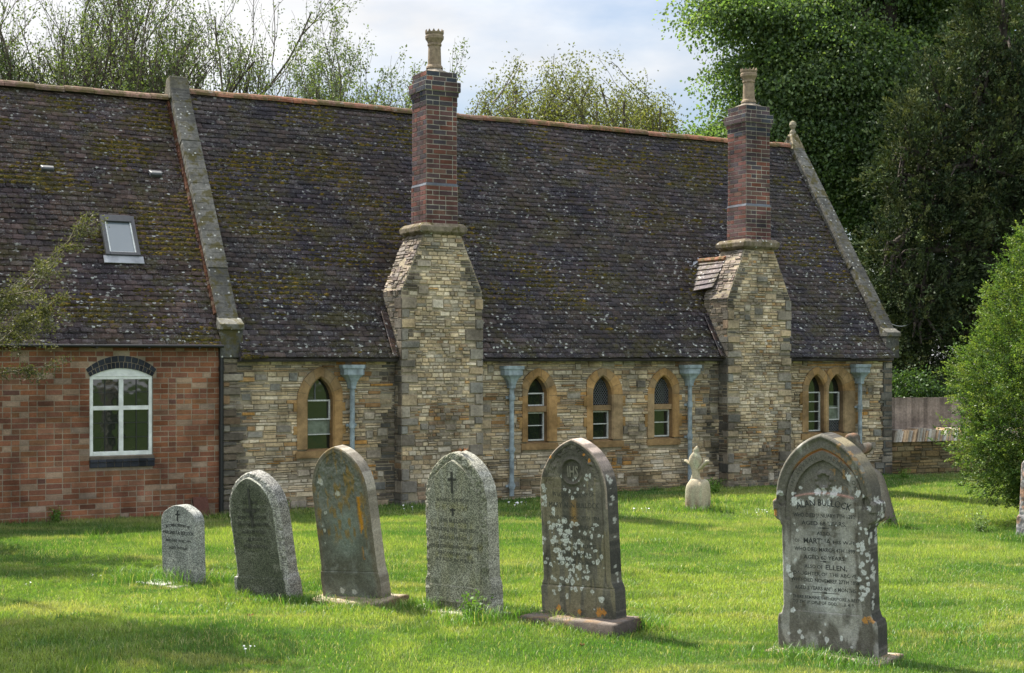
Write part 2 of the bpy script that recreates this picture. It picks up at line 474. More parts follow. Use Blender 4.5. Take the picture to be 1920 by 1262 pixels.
# proud strips and quoins at both ends
def dark_fn(x, z):
    v = fbm(np.array([x*1.3]), np.array([z*2.5]), np.array([3.]), 5, 3)[0]
    if x < .22 or x > 12.62: return PAL_DARK
    near = min(abs(x-2.62), abs(x-8.80), abs(x-4.05)+.2, abs(x-10.25)+.2)
    if near < .22 and v > .42: return PAL_DARK
    if z < .30 and v > .40: return [(BUFF, 1), (BRN, 3), ((.10,.09,.06), 4), (GREY, 1)]
    if v > .66: return [(OCH, 2), (BUFF, 3), (BRN, 2), (GREY, 1)]
    if v < .33: return [(PALE, 4), (CREAM, 4), (GREY, 2)]
    return None
mb = MB()
def back_face(mb, outer, holes, y, tint, mp=None):
    polys = [[Vector((x, z, 0)) for x, z in outer]] + [[Vector((x, z, 0)) for x, z in h] for h in holes]
    flat = [p for q in polys for p in q]
    tris = tessellate_polygon(polys)
    mb.add([(p.x, y, p.y) for p in flat], [tuple(t) for t in tris], tint)
MT = (.29, .245, .17)
back_face(mb, [(-.14, -.3), (LEN, -.3), (LEN, WT), (-.14, WT)], holes, 0, MT)
# the other three walls: ends up to the gables, back
D2 = 2*DR
gable = [(0, -.3), (D2, -.3), (D2, WT), (DR, RZ-.12), (0, WT)]
for sx in (-.14, LEN):
    b = len(mb.v); mb.add([(sx, d, z) for d, z in gable], [(0, 1, 2, 3, 4)], (.25, .21, .15))
mb.add([(-.14, D2, -.3), (LEN, D2, -.3), (LEN, D2, WT), (-.14, D2, WT)], [(0, 1, 2, 3)], (.25, .21, .15))
rubble(mb, mp_front, -.1, WT, lambda z: (-.02, LEN-.0), rng, excl, hr=(.026, .078), big=170, dark=dark_fn)
# quoin blocks at the corners, standing a little proud
def quoins(mb, a0, a1, z0, z1, left=True, out=.032, y=0, pal=PAL_DARK, wr=(.15, .30)):
    z = z0; k = 0
    while z < z1-.05:
        h = rng.uniform(.06, .15); h = min(h, z1-z); w = wr[k % 2]*rng.uniform(.6, 1.2)
        if left: stone(mb, lambda a, b, o: (a, y-o, b), a0, a0+w, z+.004, z+h-.004, rng, out+rng.uniform(-.006, .006), pick(rng, pal), .01, .006)
        else: stone(mb, lambda a, b, o: (a, y-o, b), a1-w, a1, z+.004, z+h-.004, rng, out+rng.uniform(-.006, .006), pick(rng, pal), .01, .006)
        z += h; k += 1
quoins(mb, -.14, 0, -.05, WT, True, .05, wr=(.22, .32)); quoins(mb, 0, LEN+.01, -.05, WT, False, .04, wr=(.2, .3))
# sides of the right corner
mb.box(LEN-.2, LEN+.005, -.03, .3, -.2, WT, (.1, .1, .09))
wall = mb.build('wall', M['rubble'], chapel)

# roof tiles, one by one
def roof_tiles(name, s0, s1, eave, sl, dr, rng, parent, pal, seed, mossf):
    sec = math.hypot(1, sl); t = Vector((0, 1/sec, sl/sec)); n = Vector((0, -sl/sec, 1/sec))
    L = (dr-eave[0])*sec; gauge = .0975; tw = .165
    nc = int(L/gauge)+1; ncol = int((s1-s0)/tw)+2
    ii, jj = np.meshgrid(np.arange(nc), np.arange(ncol), indexing='ij'); ii = ii.ravel(); jj = jj.ravel()
    g = np.random.default_rng(seed); N = len(ii)
    x0 = s0 + jj*tw - (ii % 2)*tw/2 + g.normal(0, .003, N); x1 = x0 + tw - .004
    x0 = np.clip(x0, s0, s1); x1 = np.clip(x1, s0, s1)
    keep = (x1-x0) > .03
    q = ii*gauge + g.normal(0, .004, N); q0 = q; q1 = q + .17
    q1 = np.minimum(q1, L)
    xm = (x0+x1)/2
    sag = (fbm(xm*.5, q*.6, 0*q, seed+4, 3)-.5)*.07
    sag2 = (fbm(x1*.5, q*.6, 0*q, seed+4, 3)-.5)*.07
    lift = .034 + np.abs(g.normal(0, .005, N)); tilt = g.normal(0, .004, N)
    bad = g.random(N) < .02; lift[bad] += .012; q0 = q0 - np.where(g.random(N) < .012, .025, 0)
    th = .020
    def pt(x, q, h):
        return np.stack([x, eave[0]+t.y*q+n.y*h, eave[1]+t.z*q+n.z*h], -1)
    A = pt(x0, q0, sag+lift-th+tilt); B = pt(x1, q0, sag+lift-th-tilt); C = pt(x1, q0, sag+lift-tilt); D = pt(x0, q0, sag+lift+tilt)
    E = pt(x1, q1, sag+.002); Fv = pt(x0, q1, sag+.002)
    G = pt(x0, q1, sag-.01); H = pt(x1, q1, sag-.01)
    V = np.stack([A, B, C, D, E, Fv, G, H], 1)[keep]; K = len(V)
    base = (np.arange(K)*8)[:, None]
    quads = np.concatenate([base+np.array([[0, 1, 2, 3]]), base+np.array([[3, 2, 4, 5]]), base+np.array([[0, 3, 5, 6]]), base+np.array([[1, 7, 4, 2]])])
    pc = np.array([c for c, w in pal]); pw = np.array([w for c, w in pal], float); pw /= pw.sum(); pm = (pc*pw[:, None]).sum(0)
    big = fbm(xm*.7, q*.9, 0*q, seed+9, 3)
    idx = g.choice(len(pc), N, p=pw)
    colr = (pc[idx]*.55+pm*.45)*g.uniform(.78, 1.22, N)[:, None]*(.7+.6*big)[:, None]
    colr = colr*1.2; T = np.repeat(colr[keep], 8, 0).reshape(-1, 8, 3); T[:, 0:2] *= .22; T = T.reshape(-1, 3)  # butt-edge verts tinted dark: lap shadow painted into the tile colour
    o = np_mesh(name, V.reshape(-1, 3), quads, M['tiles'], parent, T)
    # moss cushions growing in the laps
    Mn = 60000; mx = g.uniform(s0+.02, s1-.02, Mn); mi = g.integers(0, nc-1, Mn); mq = mi*gauge + g.uniform(-.006, .03, Mn)
    f = .56+1.5*(fbm(mx*.9+3, mq*1.6, 0*mx, seed+31, 5)-.53) + .25*(vnoise(mx*4, mi*1.7, 0*mx, seed+2)-.5)
    f = f + mossf(mx, mq/L)
    k = g.random(Mn) < np.clip((f-.60)*3.2, 0, .85)
    mx, mq = mx[k], mq[k]; n_ = len(mx)
    sg = (fbm(mx*.5, mq*.6, 0*mq, seed+4, 3)-.5)*.07
    r = g.uniform(.016, .042, n_)*g.uniform(.7, 1.2, n_); rh = g.uniform(.010, .022, n_)
    ring = np.linspace(0, 2*np.pi, 7)[:-1]
    vs = []
    for a in ring:
        rr = r*g.uniform(.7, 1.3, n_)
        vs.append(pt(mx+np.cos(a)*rr*1.5, mq+np.sin(a)*rr*.7, sg+.012))
    for a in ring[::2]:
        rr = r*.55*g.uniform(.7, 1.3, n_)
        vs.append(pt(mx+np.cos(a+.3)*rr*1.5, mq+np.sin(a+.3)*rr*.7, sg+.022+rh))
    MV = np.stack(vs, 1); b2 = (np.arange(n_)*9)[:, None]
    tris = []
    for i in range(3):
        tris += [[2*i, 2*i+1, 6+i], [2*i+1, (2*i+2) % 6, 6+i], [6+i, (2*i+2) % 6, 6+(i+1) % 3]]
    tris.append([6, 7, 8])
    TF = np.concatenate([b2+np.array([tt]) for tt in tris])
    mc = np.array([[.105, .085, .020], [.075, .068, .018], [.15, .105, .022], [.055, .045, .016]])[g.integers(0, 4, n_)]*g.uniform(.6, 1.3, n_)[:, None]
    mo = np_mesh('moss', MV.reshape(-1, 3), TF, M['moss'], o, np.repeat(mc, 9, 0)); mo['kind'] = 'stuff'
    return o, t, n, L
PURP = [((.054, .043, .043), 5), ((.040, .037, .044), 4), ((.072, .052, .048), 3), ((.085, .066, .060), 1.5), ((.030, .030, .036), 3), ((.11, .10, .10), 1)]
WARM = [((.072, .050, .045), 5), ((.052, .042, .044), 4), ((.10, .066, .054), 3), ((.13, .09, .078), 1.2), ((.040, .036, .040), 3), ((.12, .105, .10), 1.5)]
mos1 = lambda x, v: .02 + .16*sstep(.55, .95, v)*(1-sstep(3, 8, x)) - .10*sstep(4, 8, x) + .05*(1-sstep(.5, 4, x))
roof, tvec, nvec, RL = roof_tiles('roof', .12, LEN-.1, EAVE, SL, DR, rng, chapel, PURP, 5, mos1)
# solid slopes beneath the tiles, both sides
mb = MB()
def slope_slab(mb, s0, s1, eave, dr, rz, tint=(.07, .06, .06)):
    e0, z0 = eave
    mb.hexa([(s0, e0+.03, z0-.03), (s1, e0+.03, z0-.03), (s1, dr, rz-.03), (s0, dr, rz-.03), (s0, e0+.03, z0-.012), (s1, e0+.03, z0-.012), (s1, dr, rz-.012), (s0, dr, rz-.012)], tint)
    b = 2*dr-e0
    mb.hexa([(s0, dr, rz-.03), (s1, dr, rz-.03), (s1, b, z0-.03), (s0, b, z0-.03), (s0, dr, rz+.01), (s1, dr, rz+.01), (s1, b, z0+.01), (s0, b, z0+.01)], tint)
slope_slab(mb, .1, LEN-.08, EAVE, DR, RZ)
mb.box(.1, LEN-.1, -.16, .1, WT-.06, WT-.02, (.05, .045, .04))
mb.build('roof_boarding', M['bark'], roof)

def ridge(name, s0, s1, z, parent, cols, rng, r=.115, L=.45):
    mb = MB(); x = s0
    while x < s1-.05:
        l = min(L, s1-x); c = rng.choice(cols); k = rng.uniform(.8, 1.2); c = tuple(q*k for q in c)
        dz = rng.uniform(-.008, .008) + (float(fbm(np.array([x*.6]), np.array([1.]), np.array([2.]), 7, 3)[0])-.5)*.04; n = 8; vs = []
        for xx in (x+.003, x+l-.004):
            for rr in (r, r-.016):
                for k2 in range(n+1):
                    a = math.pi*(k2/n)*1.0
                    vs.append((xx, DR + rr*math.cos(a)*1.15, z+dz - .05 + rr*math.sin(a)*.95))
        m = n+1; fs = []
        for k2 in range(n):
            fs.append((k2, k2+1, 2*m+k2+1, 2*m+k2)); fs.append((m+k2, 3*m+k2, 3*m+k2+1, m+k2+1))
            fs.append((k2, m+k2, m+k2+1, k2+1)); fs.append((2*m+k2, 2*m+k2+1, 3*m+k2+1, 3*m+k2))
        fs.append((0, 2*m, 3*m, m)); fs.append((n, m+n, 3*m+n, 2*m+n))
        mb.add(vs, fs, c); x += l
    return mb.build(name, M['ridge'], parent)
TC = [(.23, .095, .055), (.19, .09, .06), (.25, .12, .075), (.15, .085, .06)]
ridge('ridge', .15, LEN-.13, RZ+.02, roof, TC, rng)

# gable copings
def coping(name, s0, s1, ztop, lift, eave, sl, parent, rng, rz, nose=-.06):
    mb = MB(); sec = math.hypot(1, sl); t = Vector((0, 1/sec, sl/sec)); n = Vector((0, -sl/sec, 1/sec))
    q0 = .56; q1 = (DR-eave[0])*sec
    cuts = [q0]; 
    while cuts[-1] < q1-.7: cuts.append(cuts[-1]+rng.uniform(.65, 1.15))
    cuts.append(q1+.02)
    def P(x, q, h): return Vector((x, eave[0]+t.y*q+n.y*h, eave[1]+t.z*q+n.z*h))
    for a, b in zip(cuts[:-1], cuts[1:]):
        dx = rng.uniform(-.008, .008); dh = rng.uniform(-.008, .008); k = rng.uniform(.75, 1.2); c = (.135*k, .13*k, .115*k)
        nseg = 6
        for k2 in range(nseg):
            aa = a+.004+(b-a-.006)*k2/nseg; bb = a+.004+(b-a-.006)*(k2+1)/nseg
            j = lambda: 0
            mb.hexa([P(s0+dx, aa, -.02), P(s1+dx, aa, -.02), P(s1+dx, bb, -.02), P(s0+dx, bb, -.02),
                     P(s0+dx, aa, lift+dh), P(s1+dx, aa, lift+dh), P(s1+dx, bb, lift+dh), P(s0+dx, bb, lift+dh)], c)
    # back slope coping
    b = 2*DR-eave[0]
    mb.hexa([(s0, DR, rz), (s1, DR, rz), (s1, b-.1, eave[1]+.2), (s0, b-.1, eave[1]+.2), (s0, DR, rz+lift*1.7), (s1, DR, rz+lift*1.7), (s1, b-.1, eave[1]+.25+lift), (s0, b-.1, eave[1]+.25+lift)], (.13, .125, .11))
    # kneeler at the foot
    e = P(0, q0, lift); zt = e.z
    mb.box(s0-.02, s1+.02, -.10, .30, 2.26, zt-.12, (.10, .098, .088))
    mb.hexa([(s0-.03, -.14, zt-.13), (s1+.03, -.14, zt-.13), (s1+.03, e.y+.1, zt-.13), (s0-.03, e.y+.1, zt-.13),
             (s0-.03, -.14, zt-.05), (s1+.03, -.14, zt-.05), (s1+.03, e.y+.06, zt+.05), (s0-.03, e.y+.06, zt+.05)], (.15, .145, .125))
    return mb.build(name, M['coping'], parent, bevel=.008)
coping('gable_coping', -.15, .15, 0, .15, EAVE, SL, chapel, rng, RZ)
coping('gable_coping', LEN-.18, LEN+.10, 0, .14, EAVE, SL, chapel, rng, RZ)
# saddle stones at the top
mb = MB(); mb.hexa([(-.17, DR-.22, RZ-.15), (.17, DR-.22, RZ-.15), (.17, DR+.22, RZ-.15), (-.17, DR+.22, RZ-.15), (-.15, DR-.10, RZ+.24), (.15, DR-.10, RZ+.24), (.15, DR+.12, RZ+.22), (-.15, DR+.12, RZ+.22)], (.15, .14, .11))
mb.build('saddle_stone', M['coping'], chapel, bevel=.02)
mb = MB()
mb.hexa([(LEN-.2, DR-.20, RZ-.05), (LEN+.12, DR-.20, RZ-.05), (LEN+.12, DR+.2, RZ-.05), (LEN-.2, DR+.2, RZ-.05), (LEN-.10, DR-.06, RZ+.28), (LEN+.04, DR-.06, RZ+.28), (LEN+.04, DR+.06, RZ+.28), (LEN-.10, DR+.06, RZ+.28)], (.26, .22, .15))
mb.lathe([(.001, .24), (.07, .25), (.065, .33), (.04, .36), (.035, .39), (.06, .42), (.078, .47), (.06, .53), (.025, .55), (.02, .57), (.001, .575)], (LEN-.03, DR, RZ), 14, (.26, .23, .17))
mb.build('finial', M['coping'], chapel)

# ---------------------------------------------------------------- chimneys
def brick_face(mb, mp, a0, a1, z0, z1, rng, pal, course=.0755, bl=.225, out=.004, gap=.010, excl=(), bond=True, headers=.5):
    z = z0; k = 0
    while z < z1-.01:
        h = min(course, z1-z)
        cuts = []
        for poly in excl:
            sp = [poly_span(poly, zz) for zz in (z+.002, z+h/2, z+h-.002)]; sp = [q for q in sp if q]
            if sp: cuts.append((min(q[0] for q in sp), max(q[1] for q in sp)))
        cuts.sort(); free = []; c = a0
        for a, b in cuts:
            if a > c: free.append((c, min(a, a1)))
            c = max(c, b)
        if c < a1: free.append((c, a1))
        for a, b in free:
            x = a; first = True
            while x < b-.015:
                L = bl if rng.random() > headers else bl/2
                if first: L = (bl if k % 2 else bl/2); first = False
                if b-(x+L) < .05: L = b-x
                stone(mb, mp, x+gap/2, x+L-gap/2, z+gap/2, z+h-gap/2, rng, out+rng.uniform(-.0015, .0025), pick(rng, pal), .003, .0015, -.01)
                x += L
        z += h; k += 1
CH = [((.13, .065, .058), 4), ((.085, .055, .056), 4), ((.055, .055, .066), 4.5), ((.145, .066, .055), 2), ((.12, .085, .075), 2)]
CHB = [((.055, .055, .066), 5), ((.085, .055, .055), 3), ((.07, .05, .05), 3), ((.16, .07, .055), 1)]
CM = (.36, .33, .27)
def brick_box(mb, x0, x1, y0, y1, z0, z1, rng, pal):
    mb.box(x0+.002, x1-.002, y0+.002, y1-.002, z0, z1, CM)
    brick_face(mb, lambda a, b, o: (a, y0-o, b), x0, x1, z0, z1, rng, pal, headers=.35)
    brick_face(mb, lambda a, b, o: (x0-o, a, b), y0, y1, z0, z1, rng, pal, headers=.35)
    brick_face(mb, lambda a, b, o: (x1+o, a, b), y0, y1, z0, z1, rng, pal, headers=.35)
    brick_face(mb, lambda a, b, o: (a, y1+o, b), x0, x1, z0, z1, rng, pal, headers=.35)
S_W = .69; Y0 = -.26; Y1 = .42; ZB = 3.30; ZT = 4.19; TW0 = .31
def make_chimney(cx, rng, saddle):
    # rubble breast: local x centred on cx
    root = MB()
    def span(z):
        if z < ZB: return (-S_W, S_W)
        k = min(1, (z-ZB)/(ZT-ZB)); w = S_W + (TW0-S_W)*k; return (-w, w)
    prof = [(-S_W, -.3), (S_W, -.3), (S_W, ZB), (TW0, ZT), (-TW0, ZT), (-S_W, ZB)]
    n = len(prof)
    root.add([(cx+x, Y0, z) for x, z in prof]+[(cx+x, Y1, z) for x, z in prof],
             [tuple(range(n))]+[tuple(range(n, 2*n))[::-1]]+[(i, i+n, (i+1) % n+n, (i+1) % n) for i in range(n)], MT)
    mpf = lambda a, b, o: (cx+a, Y0-o, b)
    def dk(x, z):
        v = fbm(np.array([(x+cx)*1.5]), np.array([z*1.5]), np.array([7.]), 15, 3)[0]
        sp = span(z); e = min(x-sp[0], sp[1]-x)
        if e < .16 and z > 2.4 and v > .36: return PAL_DARK
        if z > 3.3 and z < 4 and e < .28 and v > .45: return [(GREY, 3), ((.1,.1,.09), 2), (PALE, 2)]
        if z < .3: return [(GREY, 3), (BRN, 3), ((.10,.09,.07), 4)]
        if z < 1.6 and v > .56: return [(BRN, 3), (BUFF, 3), (OCH, .7), (GREY, 2), (BLUE, 1)]
        return None
    # quoins up the arrises
    qz = 0; qb = []
    z = -.05; k = 0
    while z < ZB-.12:
        h = rng.uniform(.11, .19)
        for sd in (-1, 1):
            w = (.12 if (k+(sd > 0)) % 2 else .26)*rng.uniform(.8, 1.15)
            if rng.random() < .2: continue
            a0, a1 = (-S_W-.012, -S_W+w) if sd < 0 else (S_W-w, S_W+.012)
            c = pick(rng, PAL_QUOIN)
            stone(root, mpf, a0, a1, z+.004, z+h-.004, rng, .03+rng.uniform(-.004, .006), c, .010, .006, -.03)
            # return of the same block on the side face
            dep = rng.choice((.12, .24))
            mside = (lambda a, b, o: (cx-S_W-o, Y0+a, b)) if sd < 0 else (lambda a, b, o: (cx+S_W+o, Y0+a, b))
            stone(root, mside, -.024, dep, z+.004, z+h-.004, rng, .016, pick(rng, PAL_DARK if sd < 0 else PAL_QUOIN), .008, .005)
            qb.append([(a0, z), (a1, z), (a1, z+h), (a0, z+h)])
        z += h; k += 1
    rubble(root, mpf, -.1, ZT, span, rng, qb, PAL_STACK, hr=(.036, .075), lr=(.07, .21), big=18, dark=dk)
    # sides
    for sd in (-1, 1):
        ms = (lambda a, b, o, sd=sd: (cx+sd*(S_W+o*.5), a, b))
        rubble(root, ms, -.1, ZB, lambda z: (Y0+.01, Y1), rng, (), PAL_DARK, hr=(.04, .10), lr=(.1, .3), big=0)
        # weathering slopes: courses of stones laid up the shoulder
        Ls = math.hypot(ZT-ZB, S_W-TW0); nx, nz = (ZT-ZB)/Ls, (S_W-TW0)/Ls
        def mo(a, b, o, sd=sd):
            k2 = b/Ls; return (cx+sd*(S_W+(TW0-S_W)*k2 + nx*(o+.002)), a, ZB+(ZT-ZB)*k2 + nz*(o+.002))
        rubble(root, mo, -.02, Ls-.01, lambda z: (Y0+.004, Y1+.02), rng, (), [((.20,.18,.16), 4), ((.14,.12,.115), 3), (GREY, 3), ((.27,.25,.22), 2)], hr=(.035, .085), lr=(.07, .24), out=(-.004, .022), big=0)
    ch = root.build('chimney', M['rubble'], chapel)
    # cornice slab
    mb = MB(); x0, x1 = cx-.365, cx+.365
    rings = []
    for (g, z) in ((-.03, ZT-.03), (.03, ZT+.02), (.035, ZT+.10), (-.02, ZT+.155)):
        rings.append([(x0-g, Y0-.05-g, z), (x1+g, Y0-.05-g, z), (x1+g, Y1+.03+g, z), (x0-g, Y1+.03+g, z)])
    mb.loft(rings, (.20, .165, .12)); mb.build('cornice_slab', M['coping'], ch, bevel=.012)
    # brick shaft
    mb = MB(); c = cx+.02; yc = (Y0+.04+Y1-.08)/2+.0; hw = .262
    zb = ZT+.14
    brick_box(mb, c-hw-.012, c+hw+.012, yc-hw-.012, yc+hw+.012, zb, zb+.604, rng, CH)
    mb.hexa([(c-hw-.016, yc-hw-.016, zb+.604), (c+hw+.016, yc-hw-.016, zb+.604), (c+hw+.016, yc+hw+.016, zb+.604), (c-hw-.016, yc+hw+.016, zb+.604),
             (c-hw, yc-hw, zb+.65), (c+hw, yc-hw, zb+.65), (c+hw, yc+hw, zb+.65), (c-hw, yc+hw, zb+.65)], (.12, .13, .15))
    z = zb+.64; brick_box(mb, c-hw, c+hw, yc-hw, yc+hw, z, z+1.208, rng, CH); z += 1.208
    brick_box(mb, c-hw-.006, c+hw+.006, yc-hw-.006, yc+hw+.006, z, z+.151, rng, CHB); z += .151
    for g, pal in ((.022, CHB), (.045, CHB)):
        brick_box(mb, c-hw-g, c+hw+g, yc-hw-g, yc+hw+g, z, z+.0755, rng, pal); z += .0755
    brick_box(mb, c-hw-.045, c+hw+.045, yc-hw-.045, yc+hw+.045, z, z+.0755, rng, CHB); z += .0755
    brick_box(mb, c-hw-.0, c+hw+.0, yc-hw-.0, yc+hw+.0, z, z+.151, rng, CHB); z += .151
    # mortar flaunching
    rings = []
    for g, dz in ((.0, 0), (-.02, .02), (-.12, .06), (-.165, .13)):
        rings.append([(c+(hw+g)*math.cos(a), yc+(hw+g)*math.sin(a), z+dz) for a in [math.pi/8+i*math.pi/4 for i in range(8)]])
    mb.loft(rings, (.22, .19, .15))
    mb.box(c-hw+.002, c+hw-.002, yc-hw+.002, yc+hw-.002, z-.01, z+.004, (.2, .17, .13))
    mb.build('brick_shaft', M['brick'], ch)
    # crown-topped clay pot
    mb = MB(); mb.lathe([(.135, .09), (.13, .12), (.108, .15), (.102, .30), (.098, .44), (.112, .455), (.112, .475), (.104, .49), (.118, .52), (.145, .56), (.148, .60), (.135, .62), (.145, .64), (.148, .66), (.134, .665), (.134, .62), (.09, .52), (.088, .2)], (c, yc, z), 24)
    for i in range(12):
        a = 2*math.pi*i/12; da = .19
        q = [(c+r*math.cos(a+s_), yc+r*math.sin(a+s_), z+zz) for r in (.148, .132) for s_, zz in ((-da, .655), (da, .655), (0, .70))]
        mb.add(q, [(0, 1, 2), (3, 5, 4), (0, 3, 4, 1), (1, 4, 5, 2), (2, 5, 3, 0)])
    mb.build('chimney_pot', M['pot'], ch, smooth=False)
    # flashing of upturned tiles down the roof beside the breast
    mb = MB()
    for i in range(5):
        q0 = .0+i*.17
        for sd in (-1,):
            p0 = Vector((cx+sd*(S_W+.075), 0, 0)); 
            a = Vector((p0.x, EAVE[0], EAVE[1])) + Vector((0, tvec.y, tvec.z))*q0 + Vector((0, nvec.y, nvec.z))*.05
            b = a + Vector((0, tvec.y, tvec.z))*.168
            mb.bar(a, b, .13, .016, pick(rng, PURP), up=(.45*sd*-1, nvec.y, nvec.z))
    mb.build('flashing_tiles', M['tiles'], ch)
    if saddle:
        mb = MB(); a0 = (cx-.36, .20, 4.03); a1 = (cx-.36, 1.06, 4.03); b0 = (cx-.66, .20, 3.50); b1 = (cx-.80, .62, 3.44)
        for i in range(6):
            t0, t1 = i/6, (i+1)/6+.03
            L = lambda p, q, t: tuple(p[k]+(q[k]-p[k])*t for k in range(3))
            q = [L(b0, a0, t0), L(b1, a1, t0), L(b1, a1, min(1, t1)), L(b0, a0, min(1, t1))]
            up = lambda p, h: (p[0]-h*.8, p[1], p[2]+h*.5)
            mb.hexa([up(q[0], 0), up(q[1], 0), up(q[2], -.02), up(q[3], -.02), up(q[0], .03), up(q[1], .03), up(q[2], .008), up(q[3], .008)], (.11, .09, .085))
        mb.build('saddle_roof', M['tiles'], ch)
        mb = MB(); mb.tube([(cx-.38, .20, 4.02), (cx-.38, 1.04, 4.02)], .05, 8, (.3, .14, .09)); mb.build('saddle_ridge', M['ridge'], ch)
        mb = MB(); mb.hexa([(cx-.62, .95, 3.86), (cx-.36, 1.0, 4.0), (cx-.36, 1.15, 4.1), (cx-.66, 1.05, 4.0), (cx-.62, .93, 3.90), (cx-.36, .98, 4.05), (cx-.36, 1.13, 4.14), (cx-.66, 1.03, 4.06)]); mb.build('lead_flashing', M['leadsheet'], ch)
    return ch
chm = make_chimney(3.31, random.Random(21), False); chm['label'] = 'left stone chimney breast with purple brick shaft and crowned clay pot'
chm = make_chimney(9.505, random.Random(22), True); chm['label'] = 'right stone chimney breast with a lead flashed tile saddle at its left'

